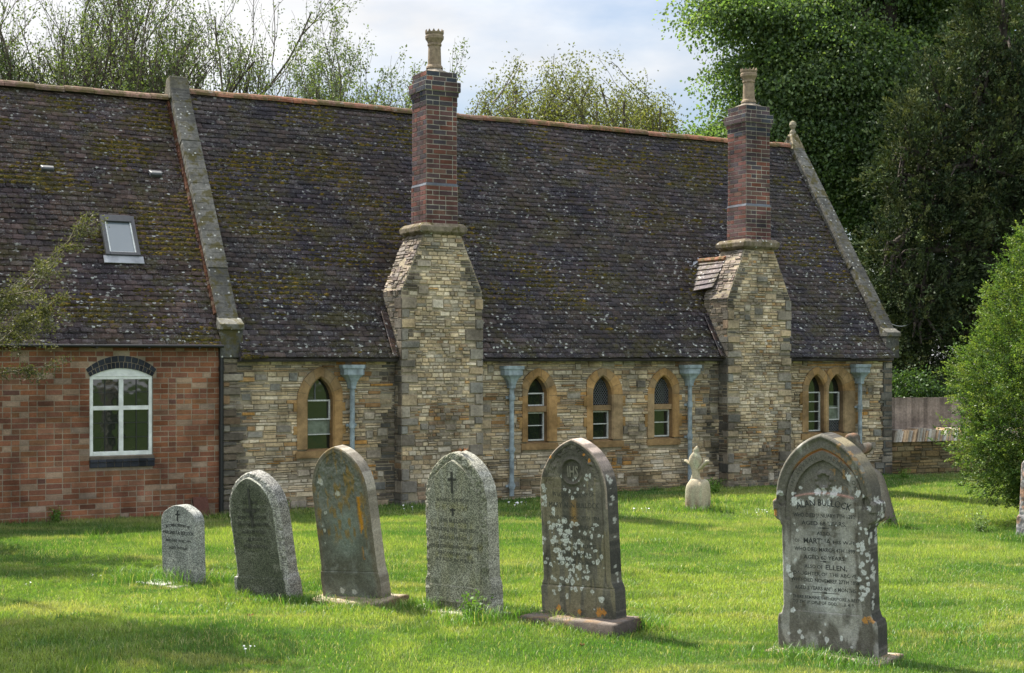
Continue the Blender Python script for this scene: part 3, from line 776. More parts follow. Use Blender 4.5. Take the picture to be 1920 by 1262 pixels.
# ---------------------------------------------------------------- windows of the chapel
def outline_lr(cx, aL, aR, z0, zs, h, n=10):
    rr = [(1, z0)] + arch(1.0, zs, h, n)
    return [(cx-x*aL, z) for x, z in rr] + [(cx+x*aR, z) for x, z in rr[::-1][1:]]
def true_outline(cx, a, z0, zs, h, n=10): return arch_outline(cx, a, z0, zs, h, n)
def make_window(idxs, style, lab, pair=0):
    mb = MB(); Yf = -.030; YR = .13
    frames = MB(); panes = MB(); lead = MB(); blind = MB()
    for i in idxs:
        w = Wall[i]; cx = w['cx']; a = w['a']
        inn = true_outline(cx, a, w['z0'], w['zs'], w['h'])
        oL, oR = w['ol'], w['orr']
        if pair == 1: oR = mid-cx
        if pair == 2: oL = cx-mid
        rr = [(1, w['z0'])] + arch(1.0, w['zs'], w['oh'], 10)
        # true circular-ish outer: scale x
        oa = arch(max(oL, oR), w['zs'], w['oh'], 10)
        full = [(max(oL, oR), w['z0'])] + oa
        out = [(max(cx-x, cx-oL), z) for x, z in full] + [(min(cx+x, cx+oR), z) for x, z in full[::-1][1:]]
        # chamfer ring between the face and the reveal
        cxo = [(cx+(x-cx)*1.0+(.022 if x > cx+1e-4 else -.022 if x < cx-1e-4 else 0)*1, z+(.022 if z > w['zs'] else 0)) for x, z in inn]
        n = len(inn); blk = 0; tint = None
        for k in range(n-1):
            if k % 3 == 0 or tint is None or k in (1, n-2): q = rng.uniform(.85, 1.15); tint = rng.choice([(.30*q, .195*q, .095*q), (.27*q, .19*q, .105*q), (.33*q, .20*q, .085*q)])
            o0, o1, c0, c1, i0, i1 = out[k], out[k+1], cxo[k], cxo[k+1], inn[k], inn[k+1]
            mb.add([(o0[0], Yf, o0[1]), (o1[0], Yf, o1[1]), (c1[0], Yf, c1[1]), (c0[0], Yf, c0[1])], [(0, 1, 2, 3)], tint)
            mb.add([(c0[0], Yf, c0[1]), (c1[0], Yf, c1[1]), (i1[0], Yf+.03, i1[1]), (i0[0], Yf+.03, i0[1])], [(0, 1, 2, 3)], tint)
            if k % 3 == 0:
                dx_, dz_ = (o0[0]-c0[0]), (o0[1]-c0[1]); L_ = math.hypot(dx_, dz_)+1e-6; px_, pz_ = -dz_/L_*.003, dx_/L_*.003
                mb.add([(o0[0]-px_, Yf-.0015, o0[1]-pz_), (o0[0]+px_, Yf-.0015, o0[1]+pz_), (c0[0]+px_, Yf-.0015, c0[1]+pz_), (c0[0]-px_, Yf-.0015, c0[1]-pz_)], [(0, 1, 2, 3)], (.13, .10, .06))
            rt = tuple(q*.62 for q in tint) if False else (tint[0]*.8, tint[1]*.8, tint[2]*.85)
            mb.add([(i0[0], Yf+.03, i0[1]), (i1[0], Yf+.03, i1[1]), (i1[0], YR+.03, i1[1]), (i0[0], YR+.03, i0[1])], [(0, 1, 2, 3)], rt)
            mb.add([(o0[0], Yf, o0[1]), (o1[0], Yf, o1[1]), (o1[0], .03, o1[1]), (o0[0], .03, o0[1])], [(3, 2, 1, 0)], tint)
        # jamb blocks reaching into the rubble
        z = w['z0']-.0; k = 0
        zt = w['zs']-.02
        while z < zt-.05:
            h = min(rng.uniform(.13, .24), zt-z); ext = .055 if k % 2 else .0
            q = rng.uniform(.8, 1.15); tt = (.33*q, .20*q, .08*q)
            if ext:
                if pair != 2: mb.box(cx-oL-ext, cx-oL+.01, Yf+.003, .02, z+.003, z+h-.003, tt)
                if pair != 1: mb.box(cx+oR-.01, cx+oR+ext, Yf+.003, .02, z+.003, z+h-.003, tt)
            z += h; k += 1
        # sill
        q = rng.uniform(.8, 1.0); z0 = w['z0']
        eL = .02*(pair != 2); eR = .02*(pair != 1)
        mb.hexa([(cx-oL-eL, Yf-.008, z0-.13), (cx+oR+eR, Yf-.008, z0-.13), (cx+oR+eR, YR+.03, z0-.13), (cx-oL-eL, YR+.03, z0-.13),
                 (cx-oL-eL, Yf-.008, z0-.028), (cx+oR+eR, Yf-.008, z0-.028), (cx+oR+eR, YR+.03, z0+.004), (cx-oL-eL, YR+.03, z0+.004)], (.28*q, .18*q, .085*q))
        # glazing
        pv = [(x, YR, z) for x, z in inn]
        panes.add(pv, [tuple(range(len(pv)))])
        aw = a-.004; Yp = YR-.012
        def fr(z0, z1, bars, x0=cx-aw, x1=cx+aw, wd=.022, F_=frames):
            F_.box(x0, x0+wd, Yp-.02, Yp+.008, z0, z1); F_.box(x1-wd, x1, Yp-.02, Yp+.008, z0, z1)
            F_.box(x0+wd, x1-wd, Yp-.02, Yp+.008, z0, z0+wd); F_.box(x0+wd, x1-wd, Yp-.02, Yp+.008, z1-wd, z1)
            for b in bars: F_.box(x0+wd, x1-wd, Yp-.016, Yp+.006, b-.008, b+.008)
        def diamonds(zlo, zhi, st=.062):
            poly = inn
            for sg in (-1, 1):
                for c in np.arange(-2, 2.5, st):
                    pts = []
                    for u in np.linspace(-a, a, 60):
                        zz = (zlo+zhi)/2 + c + sg*u*1.35
                        if zz < zlo or zz > zhi: continue
                        sp = poly_span(poly, zz)
                        if sp and sp[0] < cx+u < sp[1]: pts.append((cx+u, Yp-.002, zz))
                    if len(pts) > 2: lead.bar(pts[0], pts[-1], .007, .008)
        z0, h, zs = w['z0']+.01, w['h'], w['zs']; s = style[i]
        if s == 'a':
            zz = WP(600, 750)[1]; z1 = WP(600, 788)[1]; fr(z1, zz, [])
            frames.box(cx-aw, cx+aw, Yp-.02, Yp+.004, WP(600, 815)[1]-.008, WP(600, 815)[1]+.006)
            blind.box(cx-aw, cx+aw, Yp+.002, Yp+.008, WP(600, 814)[1], z1-.01)
            lead.box(cx-.05, cx-.035, Yp-.004, Yp+.004, zz, h-.05)
        elif s == 'b':
            zt0 = WP(1120, 770)[1]; zt1 = WP(1120, 760)[1]
            tr = MB()
            mb.box(cx-a, cx+a, Yf+.05, YR+.01, zt0, zt1, (.25, .17, .09))
            fr(z0, zt0-.01, [(z0+zt0)/2+.01])
            if i == 1: fr(zt1+.005, zt1+.22, [])
            else: diamonds(zt1, h)
        elif s == 'c':
            zt = WP(1530, 735)[1]
            fr(z0, zt, [z0+(zt-z0)*q for q in (.25, .5, .75)])
        elif s == 'd':
            zt = WP(1568, 735)[1]; zm = WP(1568, 765)[1]; zb = WP(1568, 788)[1]
            fr(zb, zt, [zm]); diamonds(z0, zb, .055)
            blind.box(cx-aw+.02, cx+aw-.02, Yp+.002, Yp+.006, zb, zm+.04)
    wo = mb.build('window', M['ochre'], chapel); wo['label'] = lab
    frames.build('frame', M['oldwhite'], wo); panes.build('pane', M['glass'], wo)
    if lead.v: lead.build('leading', M['lead'], wo)
    if blind.v: blind.build('blind', M['blind'], wo)
sty = {0: 'a', 1: 'b', 2: 'b', 3: 'b', 4: 'c', 5: 'd'}
make_window([0], sty, 'single tall ochre lancet window left of the left chimney breast')
make_window([1], sty, 'ochre lancet window nearest the left chimney breast, white frame in its upper light')
make_window([2], sty, 'middle ochre lancet window with diamond leaded upper light')
make_window([3], sty, 'ochre lancet window nearest the right chimney breast')
make_window([4], sty, 'left light of the twin lancets right of the right chimney breast', 1)
make_window([5], sty, 'right light of the twin lancets, white paper behind its panes', 2)

# downpipes with hopper heads
def downpipe(px, ztop_px=684, zb=-.02, xs=1.0, collars=()):
    s, _ = WP(px, 760, -.09); _, zt = WP(px, ztop_px, -.1)
    mb = MB(); y = -.10
    pts = [(s, y, zb+.06), (s, y, zt-.36)]
    mb.tube(pts, .038, 12)
    for z in collars:
        mb.tube([(s, y, z-.045), (s, y, z+.045)], .048, 12); mb.box(s-.085, s+.085, y+.035, y+.055, z-.02, z+.02)
        mb.box(s-.02, s+.02, y+.03, .0, z-.015, z+.015)
    dp = mb.build('downpipe', M['pipe'], chapel, smooth=False)
    mb = MB()
    def rg(w, d, z): 
        return [(s-w/2, y+.07, z), (s-w/2, y-d+.06, z), (s-w*.36, y-d, z), (s+w*.36, y-d, z), (s+w/2, y-d+.06, z), (s+w/2, y+.07, z)]
    secs = [(.10, .06, -.36), (.105, .06, -.32), (.14, .075, -.26), (.22, .10, -.20), (.32, .13, -.155), (.335, .135, -.15), (.335, .135, -.06), (.37, .15, -.055), (.375, .155, -.0)]
    mb.loft([rg(w, d, zt+z) for w, d, z in secs]); mb.build('hopper_head', M['pipe'], dp)
downpipe(660, 684, collars=(1.24, .52)); downpipe(959, 686, collars=(1.62, .78, .2)); downpipe(1293, 684, collars=(1.45, .9)); downpipe(1612, 683, collars=(1.35, .6))

# ---------------------------------------------------------------- THE BRICK WING
rb = random.Random(31)
BL = -9.0; BE = (-.13, 2.43); BRZ = 6.44; BSL = (BRZ-BE[1])/(DR-BE[0])
wx0, wz0 = WP(168, 856); wx1, wz1 = WP(286, 690); wzs = WP(226, 706)[1]
wcx = (wx0+wx1)/2; wa = (wx1-wx0)/2
def seg_arch(cx, a, z0, zs, h, n=12):
    r = h-zs; Rr = (a*a+r*r)/(2*r); t = math.asin(a/Rr); zc = h-Rr
    return [(cx-a, z0)] + [(cx+Rr*math.sin(-t+2*t*i/n), zc+Rr*math.cos(-t+2*t*i/n)) for i in range(n+1)] + [(cx+a, z0)]
hole = seg_arch(wcx, wa, wz0, wzs, wz1)
ex = seg_arch(wcx, wa+.05, wzs-.0, WP(226, 694)[1]-.0, WP(226, 667)[1])
ex2 = [(wcx-wa, wz0-.16), (wcx-wa, wzs+.02), (wcx+wa, wzs+.02), (wcx+wa, wz0-.16)]
BRK = [((.20, .094, .057), 6), ((.165, .075, .048), 4), ((.225, .12, .075), 3), ((.095, .052, .04), .8), ((.28, .235, .18), 1.3), ((.19, .11, .066), 3)]
mb = MB()
back_face(mb, [(BL, -.3), (-.14, -.3), (-.14, 2.44), (BL, 2.44)], [hole], 0, (.29, .23, .165))
brick_face(mb, mp_front, BL+4.5, -.145, -.15, 2.44, rb, BRK, .0758, .225, .005, .009, [ex, ex2], headers=.45)
brick_face(mb, mp_front, BL, BL+4.5, -.15, 2.44, rb, BRK, .0758, .225, .005, .009, [], headers=.45)
gb = [(0, -.3), (D2, -.3), (D2, 2.44), (DR, BRZ-.03), (0, 2.44)]
mb.add([(BL, d, z) for d, z in gb], [(0, 1, 2, 3, 4)], (.25, .11, .07))
mb.add([(BL, D2, -.3), (-.14, D2, -.3), (-.14, D2, 2.44), (BL, D2, 2.44)], [(0, 1, 2, 3)], (.25, .11, .07))
mb.build('wall', M['brick'], annex)
mos2 = lambda x, v: .05 + .22*sstep(.78, 1.0, v) + .10*sstep(-1.2, -.2, x)
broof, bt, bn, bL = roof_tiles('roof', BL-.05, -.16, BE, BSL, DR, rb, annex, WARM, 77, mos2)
mb = MB(); slope_slab(mb, BL-.05, -.15, BE, DR, BRZ); mb.box(BL, -.15, -.1, .1, 2.40, 2.43, (.05, .045, .04)); mb.build('roof_boarding', M['bark'], broof)
ridge('ridge', BL, -.17, BRZ+.03, broof, [(.18, .11, .085), (.15, .10, .08), (.20, .12, .09)], rb)
# strip of red brick abutment beside the coping
mb = MB()
def bp(x, q, h): return (x, BE[0]+bt.y*q+bn.y*h, BE[1]+bt.z*q+bn.z*h)
q = .55
while q < bL-.1:
    c = tuple(q_*.45 for q_ in pick(rb, BRK)); mb.hexa([bp(-.20, q, -.02), bp(-.155, q, -.02), bp(-.155, q+.068, -.02), bp(-.20, q+.068, -.02), bp(-.185+rb.uniform(-.01,.01), q, .07), bp(-.155, q, .07), bp(-.155, q+.068, .07), bp(-.185, q+.068, .07)], c); q += .076
mb.build('abutment_bricks', M['brick'], annex)
# blue brick arch and sill round the window
mb = MB(); n = 17
r1 = WP(226, 667)[1]
def arcpt(h, zs, a, u):
    r = h-zs; Rr = (a*a+r*r)/(2*r); t = math.asin(min(1, a/Rr)); ang = -t+2*t*u; return (wcx+Rr*math.sin(ang), h-Rr+Rr*math.cos(ang))
for ring in (0, 1):
    nn = (17, 11)[ring]
    for k in range(nn):
        u0, u1 = k/nn+.004, (k+1)/nn-.004
        lo0, lo1 = arcpt(wz1, wzs, wa, u0), arcpt(wz1, wzs, wa, u1)
        hi0, hi1 = arcpt(r1, wzs+.10, wa+.055, u0), arcpt(r1, wzs+.10, wa+.055, u1)
        f0, f1 = (0, .48) if ring == 0 else (.52, 1)
        P = [(lo0[0]+(hi0[0]-lo0[0])*f, lo0[1]+(hi0[1]-lo0[1])*f) for f in (f0, f1)]; Q = [(lo1[0]+(hi1[0]-lo1[0])*f, lo1[1]+(hi1[1]-lo1[1])*f) for f in (f0, f1)]
        kk = rb.uniform(.7, 1.4); c = (.030*kk, .033*kk, .040*kk)
        mb.hexa([(P[0][0], -.012, P[0][1]), (Q[0][0], -.012, Q[0][1]), (Q[0][0], .10, Q[0][1]), (P[0][0], .10, P[0][1]), (P[1][0], -.012, P[1][1]), (Q[1][0], -.012, Q[1][1]), (Q[1][0], .10, Q[1][1]), (P[1][0], .10, P[1][1])], c)
# joint backing behind the voussoirs
for k in range(12):
    u0, u1 = k/12, (k+1)/12
    a, b = arcpt(wz1, wzs, wa, u0), arcpt(wz1, wzs, wa, u1); c_, d_ = arcpt(r1, wzs+.10, wa+.055, u1), arcpt(r1, wzs+.10, wa+.055, u0)
    mb.add([(a[0], -.007, a[1]), (b[0], -.007, b[1]), (c_[0], -.007, c_[1]), (d_[0], -.007, d_[1])], [(0, 1, 2, 3)], (.22, .18, .13))
x = wcx-wa-.005
for k in range(8):
    w_ = (2*wa+.03)/8; kk = rb.uniform(.7, 1.4); c = (.032*kk, .035*kk, .042*kk)
    mb.hexa([(x+.003, -.05, wz0-.085), (x+w_-.003, -.05, wz0-.085), (x+w_-.003, .10, wz0-.085), (x+.003, .10, wz0-.085), (x+.003, -.045, wz0-.05), (x+w_-.003, -.045, wz0-.05), (x+w_-.003, .10, wz0-.003), (x+.003, .10, wz0-.003)], c)
    mb.box(x+.003, x+w_-.003, -.035, .02, wz0-.16, wz0-.09, c); x += w_
mb.box(wcx-wa, wcx+wa+.02, -.03, .06, wz0-.158, wz0-.01, (.12, .10, .08))
win = mb.build('window', M['darkbrick'], annex, bevel=.004)
mb = MB(); yf = .035; fw = .05
zh = WP(226, 706)[1]; zr = WP(226, 765)[1]
mb.box(wcx-wa, wcx-wa+fw, yf-.02, yf+.05, wz0, zh); mb.box(wcx+wa-fw, wcx+wa, yf-.02, yf+.05, wz0, zh)
mb.box(wcx-wa+fw, wcx+wa-fw, yf-.02, yf+.05, wz0, wz0+fw+.01)
# arched head board
ho = seg_arch(wcx, wa, zh-.04, wzs, wz1); nh = len(ho)
mb.add([(x, yf-.022, z) for x, z in ho]+[(x, yf+.05, z) for x, z in ho], [tuple(range(nh)), tuple(range(nh, 2*nh))[::-1]]+[(i, i+nh, (i+1) % nh+nh, (i+1) % nh) for i in range(nh)])
mb.box(wcx-wa+.01, wcx+wa-.01, yf-.030, yf-.02, zh+.0, zh+.012)
mb.box(wcx-.032, wcx+.032, yf-.018, yf+.05, wz0+fw, zh-.04); mb.box(wcx-wa+fw, wcx+wa-fw, yf-.015, yf+.045, zr-.03, zr+.03)
mb.build('frame', M['white'], win, bevel=.005)
mb = MB(); mb.add([(wcx-wa+.01, yf+.02, wz0+.01), (wcx+wa-.01, yf+.02, wz0+.01), (wcx+wa-.01, yf+.02, zh), (wcx-wa+.01, yf+.02, zh)], [(0, 1, 2, 3)])
mb.build('pane', M['glass'], win)
mb = MB()
for sx in (-1, 1):
    xm = wcx+sx*(wa+.0)/2; mb.box(xm-.006, xm+.006, yf+.008, yf+.018, wz0+fw, zh-.04)
    for zz in (wz0+fw+(zr-wz0-fw)*q for q in (.33, .66)): mb.box(min(wcx, wcx+sx*(wa-fw)), max(wcx, wcx+sx*(wa-fw)), yf+.009, yf+.017, zz-.005, zz+.005)
    zz = (zr+zh)/2; mb.box(min(wcx, wcx+sx*(wa-fw)), max(wcx, wcx+sx*(wa-fw)), yf+.009, yf+.017, zz-.005, zz+.005)
mb.build('leading', M['black'], win)
# gutter and downpipe
mb = MB(); mb.tube([(BL, -.17, 2.425), (-.14, -.17, 2.425)], .022, 8)
for k in range(12):
    xx = -.5-k*.72; mb.box(xx-.012, xx+.012, -.2, -.0, 2.39, 2.41)
gt = mb.build('gutter', M['black'], annex)
mb = MB(); s, _ = WP(415, 760, -.06); mb.tube([(s, -.06, 0), (s, -.06, 2.41)], .033, 10)
for z in (.35, 1.25, 2.1): mb.tube([(s, -.06, z-.03), (s, -.06, z+.03)], .042, 10)
mb.build('downpipe', M['black'], annex)
# skylight
def RB(px, py): return RPL(px, py, BE, BSL)
c00 = RB(192, 412); c11 = RB(263, 492)
qv = lambda p: (p.y-BE[0])*math.hypot(1, BSL)
sx0, sx1 = RB(199, 495).x, RB(262, 490).x; q0 = qv(RB(228, 486)); q1 = qv(RB(218, 413))
def rbox(mb, x0, x1, a, b, h0, h1, t=(1, 1, 1)):
    h0 += .035; h1 += .035
    mb.hexa([bp(x0, a, h0), bp(x1, a, h0), bp(x1, b, h0), bp(x0, b, h0), bp(x0, a, h1), bp(x1, a, h1), bp(x1, b, h1), bp(x0, b, h1)], t)
mb = MB(); fw = .055
rbox(mb, sx0, sx0+fw, q0, q1, 0, .075); rbox(mb, sx1-fw, sx1, q0, q1, 0, .075); rbox(mb, sx0+fw, sx1-fw, q0, q0+fw, 0, .07); rbox(mb, sx0+fw, sx1-fw, q1-.12, q1, 0, .085)
sk = mb.build('skylight', M['slate'], annex, bevel=.004); sk['label'] = 'dark framed roof skylight with a lead apron'
mb = MB(); f2 = .02
for x_ in (sx0+fw, sx1-fw-f2): rbox(mb, x_, x_+f2, q0+fw, q1-.12, .02, .06)
rbox(mb, sx0+fw+f2, sx1-fw-f2, q0+fw, q0+fw+.012, .02, .058)
mb.build('frame', M['white'], sk)
mb = MB(); rbox(mb, sx0+fw, sx1-fw, q0+fw, q1-.12, .04, .046); mb.build('pane', M['glasslight'], sk)
mb = MB(); rbox(mb, sx0-.04, sx1+.04, q0-.13, q0, .028, .040); mb.build('apron', M['leadsheet'], sk)
for px, py in ((88, 319), (291, 329)):
    p = RB(px, py); q = qv(p); mb = MB(); w_ = .10
    ringf = lambda y_, s_: [bp(p.x+math.cos(a)*w_*s_, q+y_, .04+math.sin(a)*.05*s_) for a in [2*math.pi*i/12 for i in range(12)]]
    mb.loft([[bp(p.x-w_*1.0, q+.10, .0), bp(p.x+w_*1.0, q+.10, .0), bp(p.x+w_*1.05, q+.08, .03), bp(p.x-w_*1.05, q+.08, .03)],
             [bp(p.x-w_, q-.03, .02), bp(p.x+w_, q-.03, .02), bp(p.x+w_*.85, q-.03, .10), bp(p.x-w_*.85, q-.03, .10)],
             [bp(p.x-w_*1.0, q-.06, .02), bp(p.x+w_*1.0, q-.06, .02), bp(p.x+w_*.75, q-.06, .085), bp(p.x-w_*.75, q-.06, .085)]])
    v = mb.build('roof_vent', M['vent'], annex, bevel=.012)

# fragment of broken slate leaning at the corner of the brick wall
mb = MB(); p = W(-.42, -.08, .0); mb.hexa([(-.11, -.03, -.05), (.11, -.03, -.05), (.11, 0, -.05), (-.11, 0, -.05), (-.14, .04, .26), (.08, .04, .25), (.08, .06, .25), (-.14, .06, .26)], (.13, .06, .045))
o = mb.build('tile', M['brick'], None, bevel=.004); o.location = p; o.rotation_euler = (0, 0, AW); tag(o, 'broken red clay tile leaning on the foot of the brick wall by the corner', 'tile')

# ------------------------------------------------------------------ boundary wall and fence
p0 = Vector((7.18, 27.0, 0)); p1 = Vector((14.5, 30.0, 0)); dv = (p1-p0); LW = dv.length; ang = math.atan2(dv.y, dv.x)
bw = empty('boundary_wall', p0, (0, 0, ang)); tag(bw, 'low dark stone boundary wall with upright coping stones between the chapel and the green bush', 'wall')
mb = MB(); rw = random.Random(5)
mb.box(0, LW, 0, .34, -.2, .66, (.10, .085, .05))
PB = [((.135, .11, .055), 4), ((.10, .085, .05), 4), ((.16, .135, .075), 2), (BRN, 1)]
rubble(mb, mp_front, -.1, .66, lambda z: (0, LW), rw, (), PB, hr=(.045, .12), lr=(.12, .45), out=(.003, .03), big=0)
mb.build('masonry', M['rubble'], bw)
mb = MB(); x = .02
while x < LW:
    w_ = rw.uniform(.035, .065); h = rw.uniform(.19, .25); ln = .09; k = rw.uniform(.75, 1.25)
    c = rw.choice([(.44*k, .41*k, .36*k), (.42*k, .29*k, .18*k), (.33*k, .28*k, .22*k)])
    o_ = rw.uniform(-.03, .02)
    mb.hexa([(x, -.05+o_, .66), (x+w_*.9, -.05+o_, .66), (x+w_*.9, .38, .66), (x, .38, .66), (x+ln, .0+o_, .66+h), (x+ln+w_*.85, .0+o_, .66+h+rw.uniform(-.015, .015)), (x+ln+w_*.85, .32, .66+h), (x+ln, .32, .66+h)], c)
    x += w_
mb.build('coping', M['ochre'], bw)
fence = empty('board_fence', Vector((7.0, 28.2, 0)), (0, 0, ang)); tag(fence, 'weathered brown close boarded fence standing behind the low stone wall', 'fence')
for k in range(4): pass
mb = MB(); x = -1.0
while x < 9:
    w_ = .10; k = rw.uniform(.7, 1.3); mb.hexa([(x, 0, 0), (x+w_+.012, -.012, 0), (x+w_+.012, .004, 0), (x, .014, 0), (x, 0, 1.46+rw.uniform(-.008, .008)), (x+w_+.012, -.012, 1.46), (x+w_+.012, .004, 1.46), (x, .014, 1.46)], (.25*k, .205*k, .17*k)); x += w_
mb.build('boards', M['wood'], fence)
mb = MB(); 
for z in (.3, 1.1): mb.box(-1, 9, .02, .09, z, z+.08, (.15, .12, .09))
mb.build('rail', M['wood'], fence)
for x in (-.8, 1.6, 4.0, 6.4, 8.8):
    mb = MB(); mb.box(x, x+.1, .09, .19, -.3, 1.45, (.15, .12, .09)); mb.build('post', M['wood'], fence)
def PX(px, py, Y): return ((px-CX)/F*Y, Y, EYE-(py-HZ)/F*Y)
# overhead cable from the kneeler into the trees
a = W(LEN+.1, .2, 2.95); b = Vector(PX(1712, 603, 34.0)); pts = []
for i in range(13):
    t_ = i/12; q = a.lerp(b, t_); q.z -= .1*4*t_*(1-t_); pts.append(q)
mb = MB(); mb.tube(pts, .009, 5); o = mb.build('cable', M['wire']); tag(o, 'thin grey cable running from the right gable foot into the dark yew', 'cable')

# ------------------------------------------------------------------ GRAVESTONES
def resample(poly, n):
    P = np.array(poly, float); d = np.hypot(*np.diff(P, axis=0).T); s = np.concatenate([[0], np.cumsum(d)]); u = np.linspace(0, s[-1], n)
    return np.interp(u, s, P[:, 0]), np.interp(u, s, P[:, 1])
def edge_dist(x, z, poly):
    P = np.array(poly, float); best = np.full(x.shape, 9.)
    ax = np.abs(x)
    for (x0, z0), (x1, z1) in zip(P[:-1], P[1:]):
        dx, dz = x1-x0, z1-z0; L2 = dx*dx+dz*dz+1e-12
        t = np.clip(((ax-x0)*dx+(z-z0)*dz)/L2, 0, 1)
        best = np.minimum(best, np.hypot(ax-(x0+t*dx), z-(z0+t*dz)))
    return best
def headstone(name, poly, T, depth, colour, mat, loc_, rot, label, cat='gravestone', nx=120, nz=240, rough=.0, seed=1, cham=.012, nt=9):
    root = empty(name, loc_, rot); tag(root, label, cat)
    hw, zz = resample(poly, nz)
    hw = np.maximum(hw, 1e-4)
    c = np.linspace(-1, 1, nx)
    X = hw[:, None]*c[None, :]; Z = np.repeat(zz[:, None], nx, 1)
    e = edge_dist(X, Z, poly)
    jag = rough*(fbm(X*14, Z*14, 0*X, seed, 3)-.5)
    ch = cham*np.clip(1-e/cham, 0, 1)**1.6 if cham > 0 else 0
    dep = depth(X, Z, e) + ch + jag
    Yf = -T/2 + dep
    colf = colour(X, Z, e, 0)
    V = [np.stack([X, Yf, Z], -1).reshape(-1, 3)]; C = [colf.reshape(-1, 3)]
    idx = np.arange(nz*nx).reshape(nz, nx)
    Fq = [np.stack([idx[:-1, :-1], idx[:-1, 1:], idx[1:, 1:], idx[1:, :-1]], -1).reshape(-1, 4)]
    base = nz*nx
    # the two flanks running over the top
    for sd, col in ((-1, 0), (1, nx-1)):
        t = np.linspace(0, 1, nt); yy = Yf[:, col][:, None]*(1-t)+ (T/2)*t
        xs = np.repeat((sd*hw)[:, None], nt, 1); zs_ = np.repeat(zz[:, None], nt, 1)
        # outward bumps
        bmp = (fbm(xs*10+9, yy*22, zs_*12, seed+3, 3)-.5)*max(rough, .003)*1.2*np.minimum(1, t*4)
        xs2 = xs + sd*bmp*np.clip(hw/.05, 0, 1)[:, None]; zs2 = zs_ + np.abs(bmp)*0
        V.append(np.stack([xs2, yy, zs2], -1).reshape(-1, 3)); C.append(colour(xs, zs_, yy, 1).reshape(-1, 3))
        ix = base+np.arange(nz*nt).reshape(nz, nt)
        q = np.stack([ix[:-1, :-1], ix[:-1, 1:], ix[1:, 1:], ix[1:, :-1]], -1).reshape(-1, 4)
        Fq.append(q if sd > 0 else q[:, ::-1]); base += nz*nt
    # back
    V.append(np.stack([-hw, np.full(nz, T/2), zz], -1)); V.append(np.stack([hw, np.full(nz, T/2), zz], -1))
    C.append(colour(-hw, zz, hw*0+.1, 1)); C.append(colour(hw, zz, hw*0+.1, 1))
    l = base+np.arange(nz); r = l+nz
    Fq.append(np.stack([r[:-1], l[:-1], l[1:], r[1:]], -1))
    body = np_mesh('slab', np.concatenate(V), Fq, mat, root, np.concatenate(C), smooth=True)
    md = body.modifiers.new('es', 'EDGE_SPLIT'); md.split_angle = R(38)
    return root
def base_slab(root, x0, x1, y0, y1, h, tint, mat, seed=1, yaw=0, n=28):
    g = np.random.default_rng(seed)
    xs = np.linspace(x0, x1, n); ys = np.linspace(y0, y1, 10); X, Yg = np.meshgrid(xs, ys, indexing='ij')
    ed = np.minimum(np.minimum(X-x0, x1-X), np.minimum(Yg-y0, y1-Yg))
    Z = h + (fbm(X*9, Yg*9, 0*X, seed, 3)-.5)*.02 - .012*np.clip(1-ed/.03, 0, 1)
    top = np.stack([X, Yg, Z], -1); bot = top.copy(); bot[..., 2] = -.15
    V = np.concatenate([top.reshape(-1, 3), bot.reshape(-1, 3)]); m = n*10; id_ = np.arange(m).reshape(n, 10)
    Fs = [np.stack([id_[:-1, :-1], id_[1:, :-1], id_[1:, 1:], id_[:-1, 1:]], -1).reshape(-1, 4)]
    for row, fl in ((id_[:, 0], 0), (id_[:, -1], 1), (id_[0, :], 1), (id_[-1, :], 0)):
        q = np.stack([row[:-1], row[1:], row[1:]+m, row[:-1]+m], -1); Fs.append(q[:, ::-1] if not fl else q)
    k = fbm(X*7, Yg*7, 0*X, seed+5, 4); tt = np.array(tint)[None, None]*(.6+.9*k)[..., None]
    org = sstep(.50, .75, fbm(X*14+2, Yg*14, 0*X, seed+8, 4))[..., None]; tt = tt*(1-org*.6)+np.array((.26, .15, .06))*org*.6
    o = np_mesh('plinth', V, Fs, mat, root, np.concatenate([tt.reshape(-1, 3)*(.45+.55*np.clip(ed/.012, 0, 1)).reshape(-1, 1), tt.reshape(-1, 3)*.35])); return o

def text_mesh(name, lines, mat, parent, y, weight=.0):
    """lines: (string, x, z, size, width, arcR) -> one mesh on the stone's face"""
    allv = []; allf = []
    for (s, x, z, size, wid, arcR) in lines:
        cu = bpy.data.curves.new('t', 'FONT'); cu.body = s; cu.size = size; cu.align_x = 'CENTER'; cu.extrude = .0012; cu.resolution_u = 2; cu.offset = weight*size
        ob = bpy.data.objects.new('t', cu); COL.objects.link(ob)
        dg = bpy.context.evaluated_depsgraph_get(); me = bpy.data.meshes.new_from_object(ob.evaluated_get(dg))
        vs = np.array([v.co[:] for v in me.vertices]).reshape(-1, 3)
        if len(vs):
            w = vs[:, 0].max()-vs[:, 0].min(); 
            if wid: vs[:, 0] = (vs[:, 0]-vs[:, 0].mean())*wid/w if False else vs[:, 0]*wid/w
            if arcR:
                a = vs[:, 0]/arcR; rr = arcR+vs[:, 1]; px_ = np.sin(a)*rr; pz = np.cos(a)*rr-arcR
            else: px_, pz = vs[:, 0], vs[:, 1]
            b = len(allv)
            allv += [(x+a_, y-c_, z+d_) for a_, c_, d_ in zip(px_, vs[:, 2], pz)]
            allf += [tuple(i+b for i in p.vertices) for p in me.polygons]
        bpy.data.objects.remove(ob); bpy.data.curves.remove(cu); bpy.data.meshes.remove(me)
    me = bpy.data.meshes.new(name); me.from_pydata(allv, [], allf); me.materials.append(mat)
    o = bpy.data.objects.new(name, me); COL.objects.link(o); o.parent = parent; return o

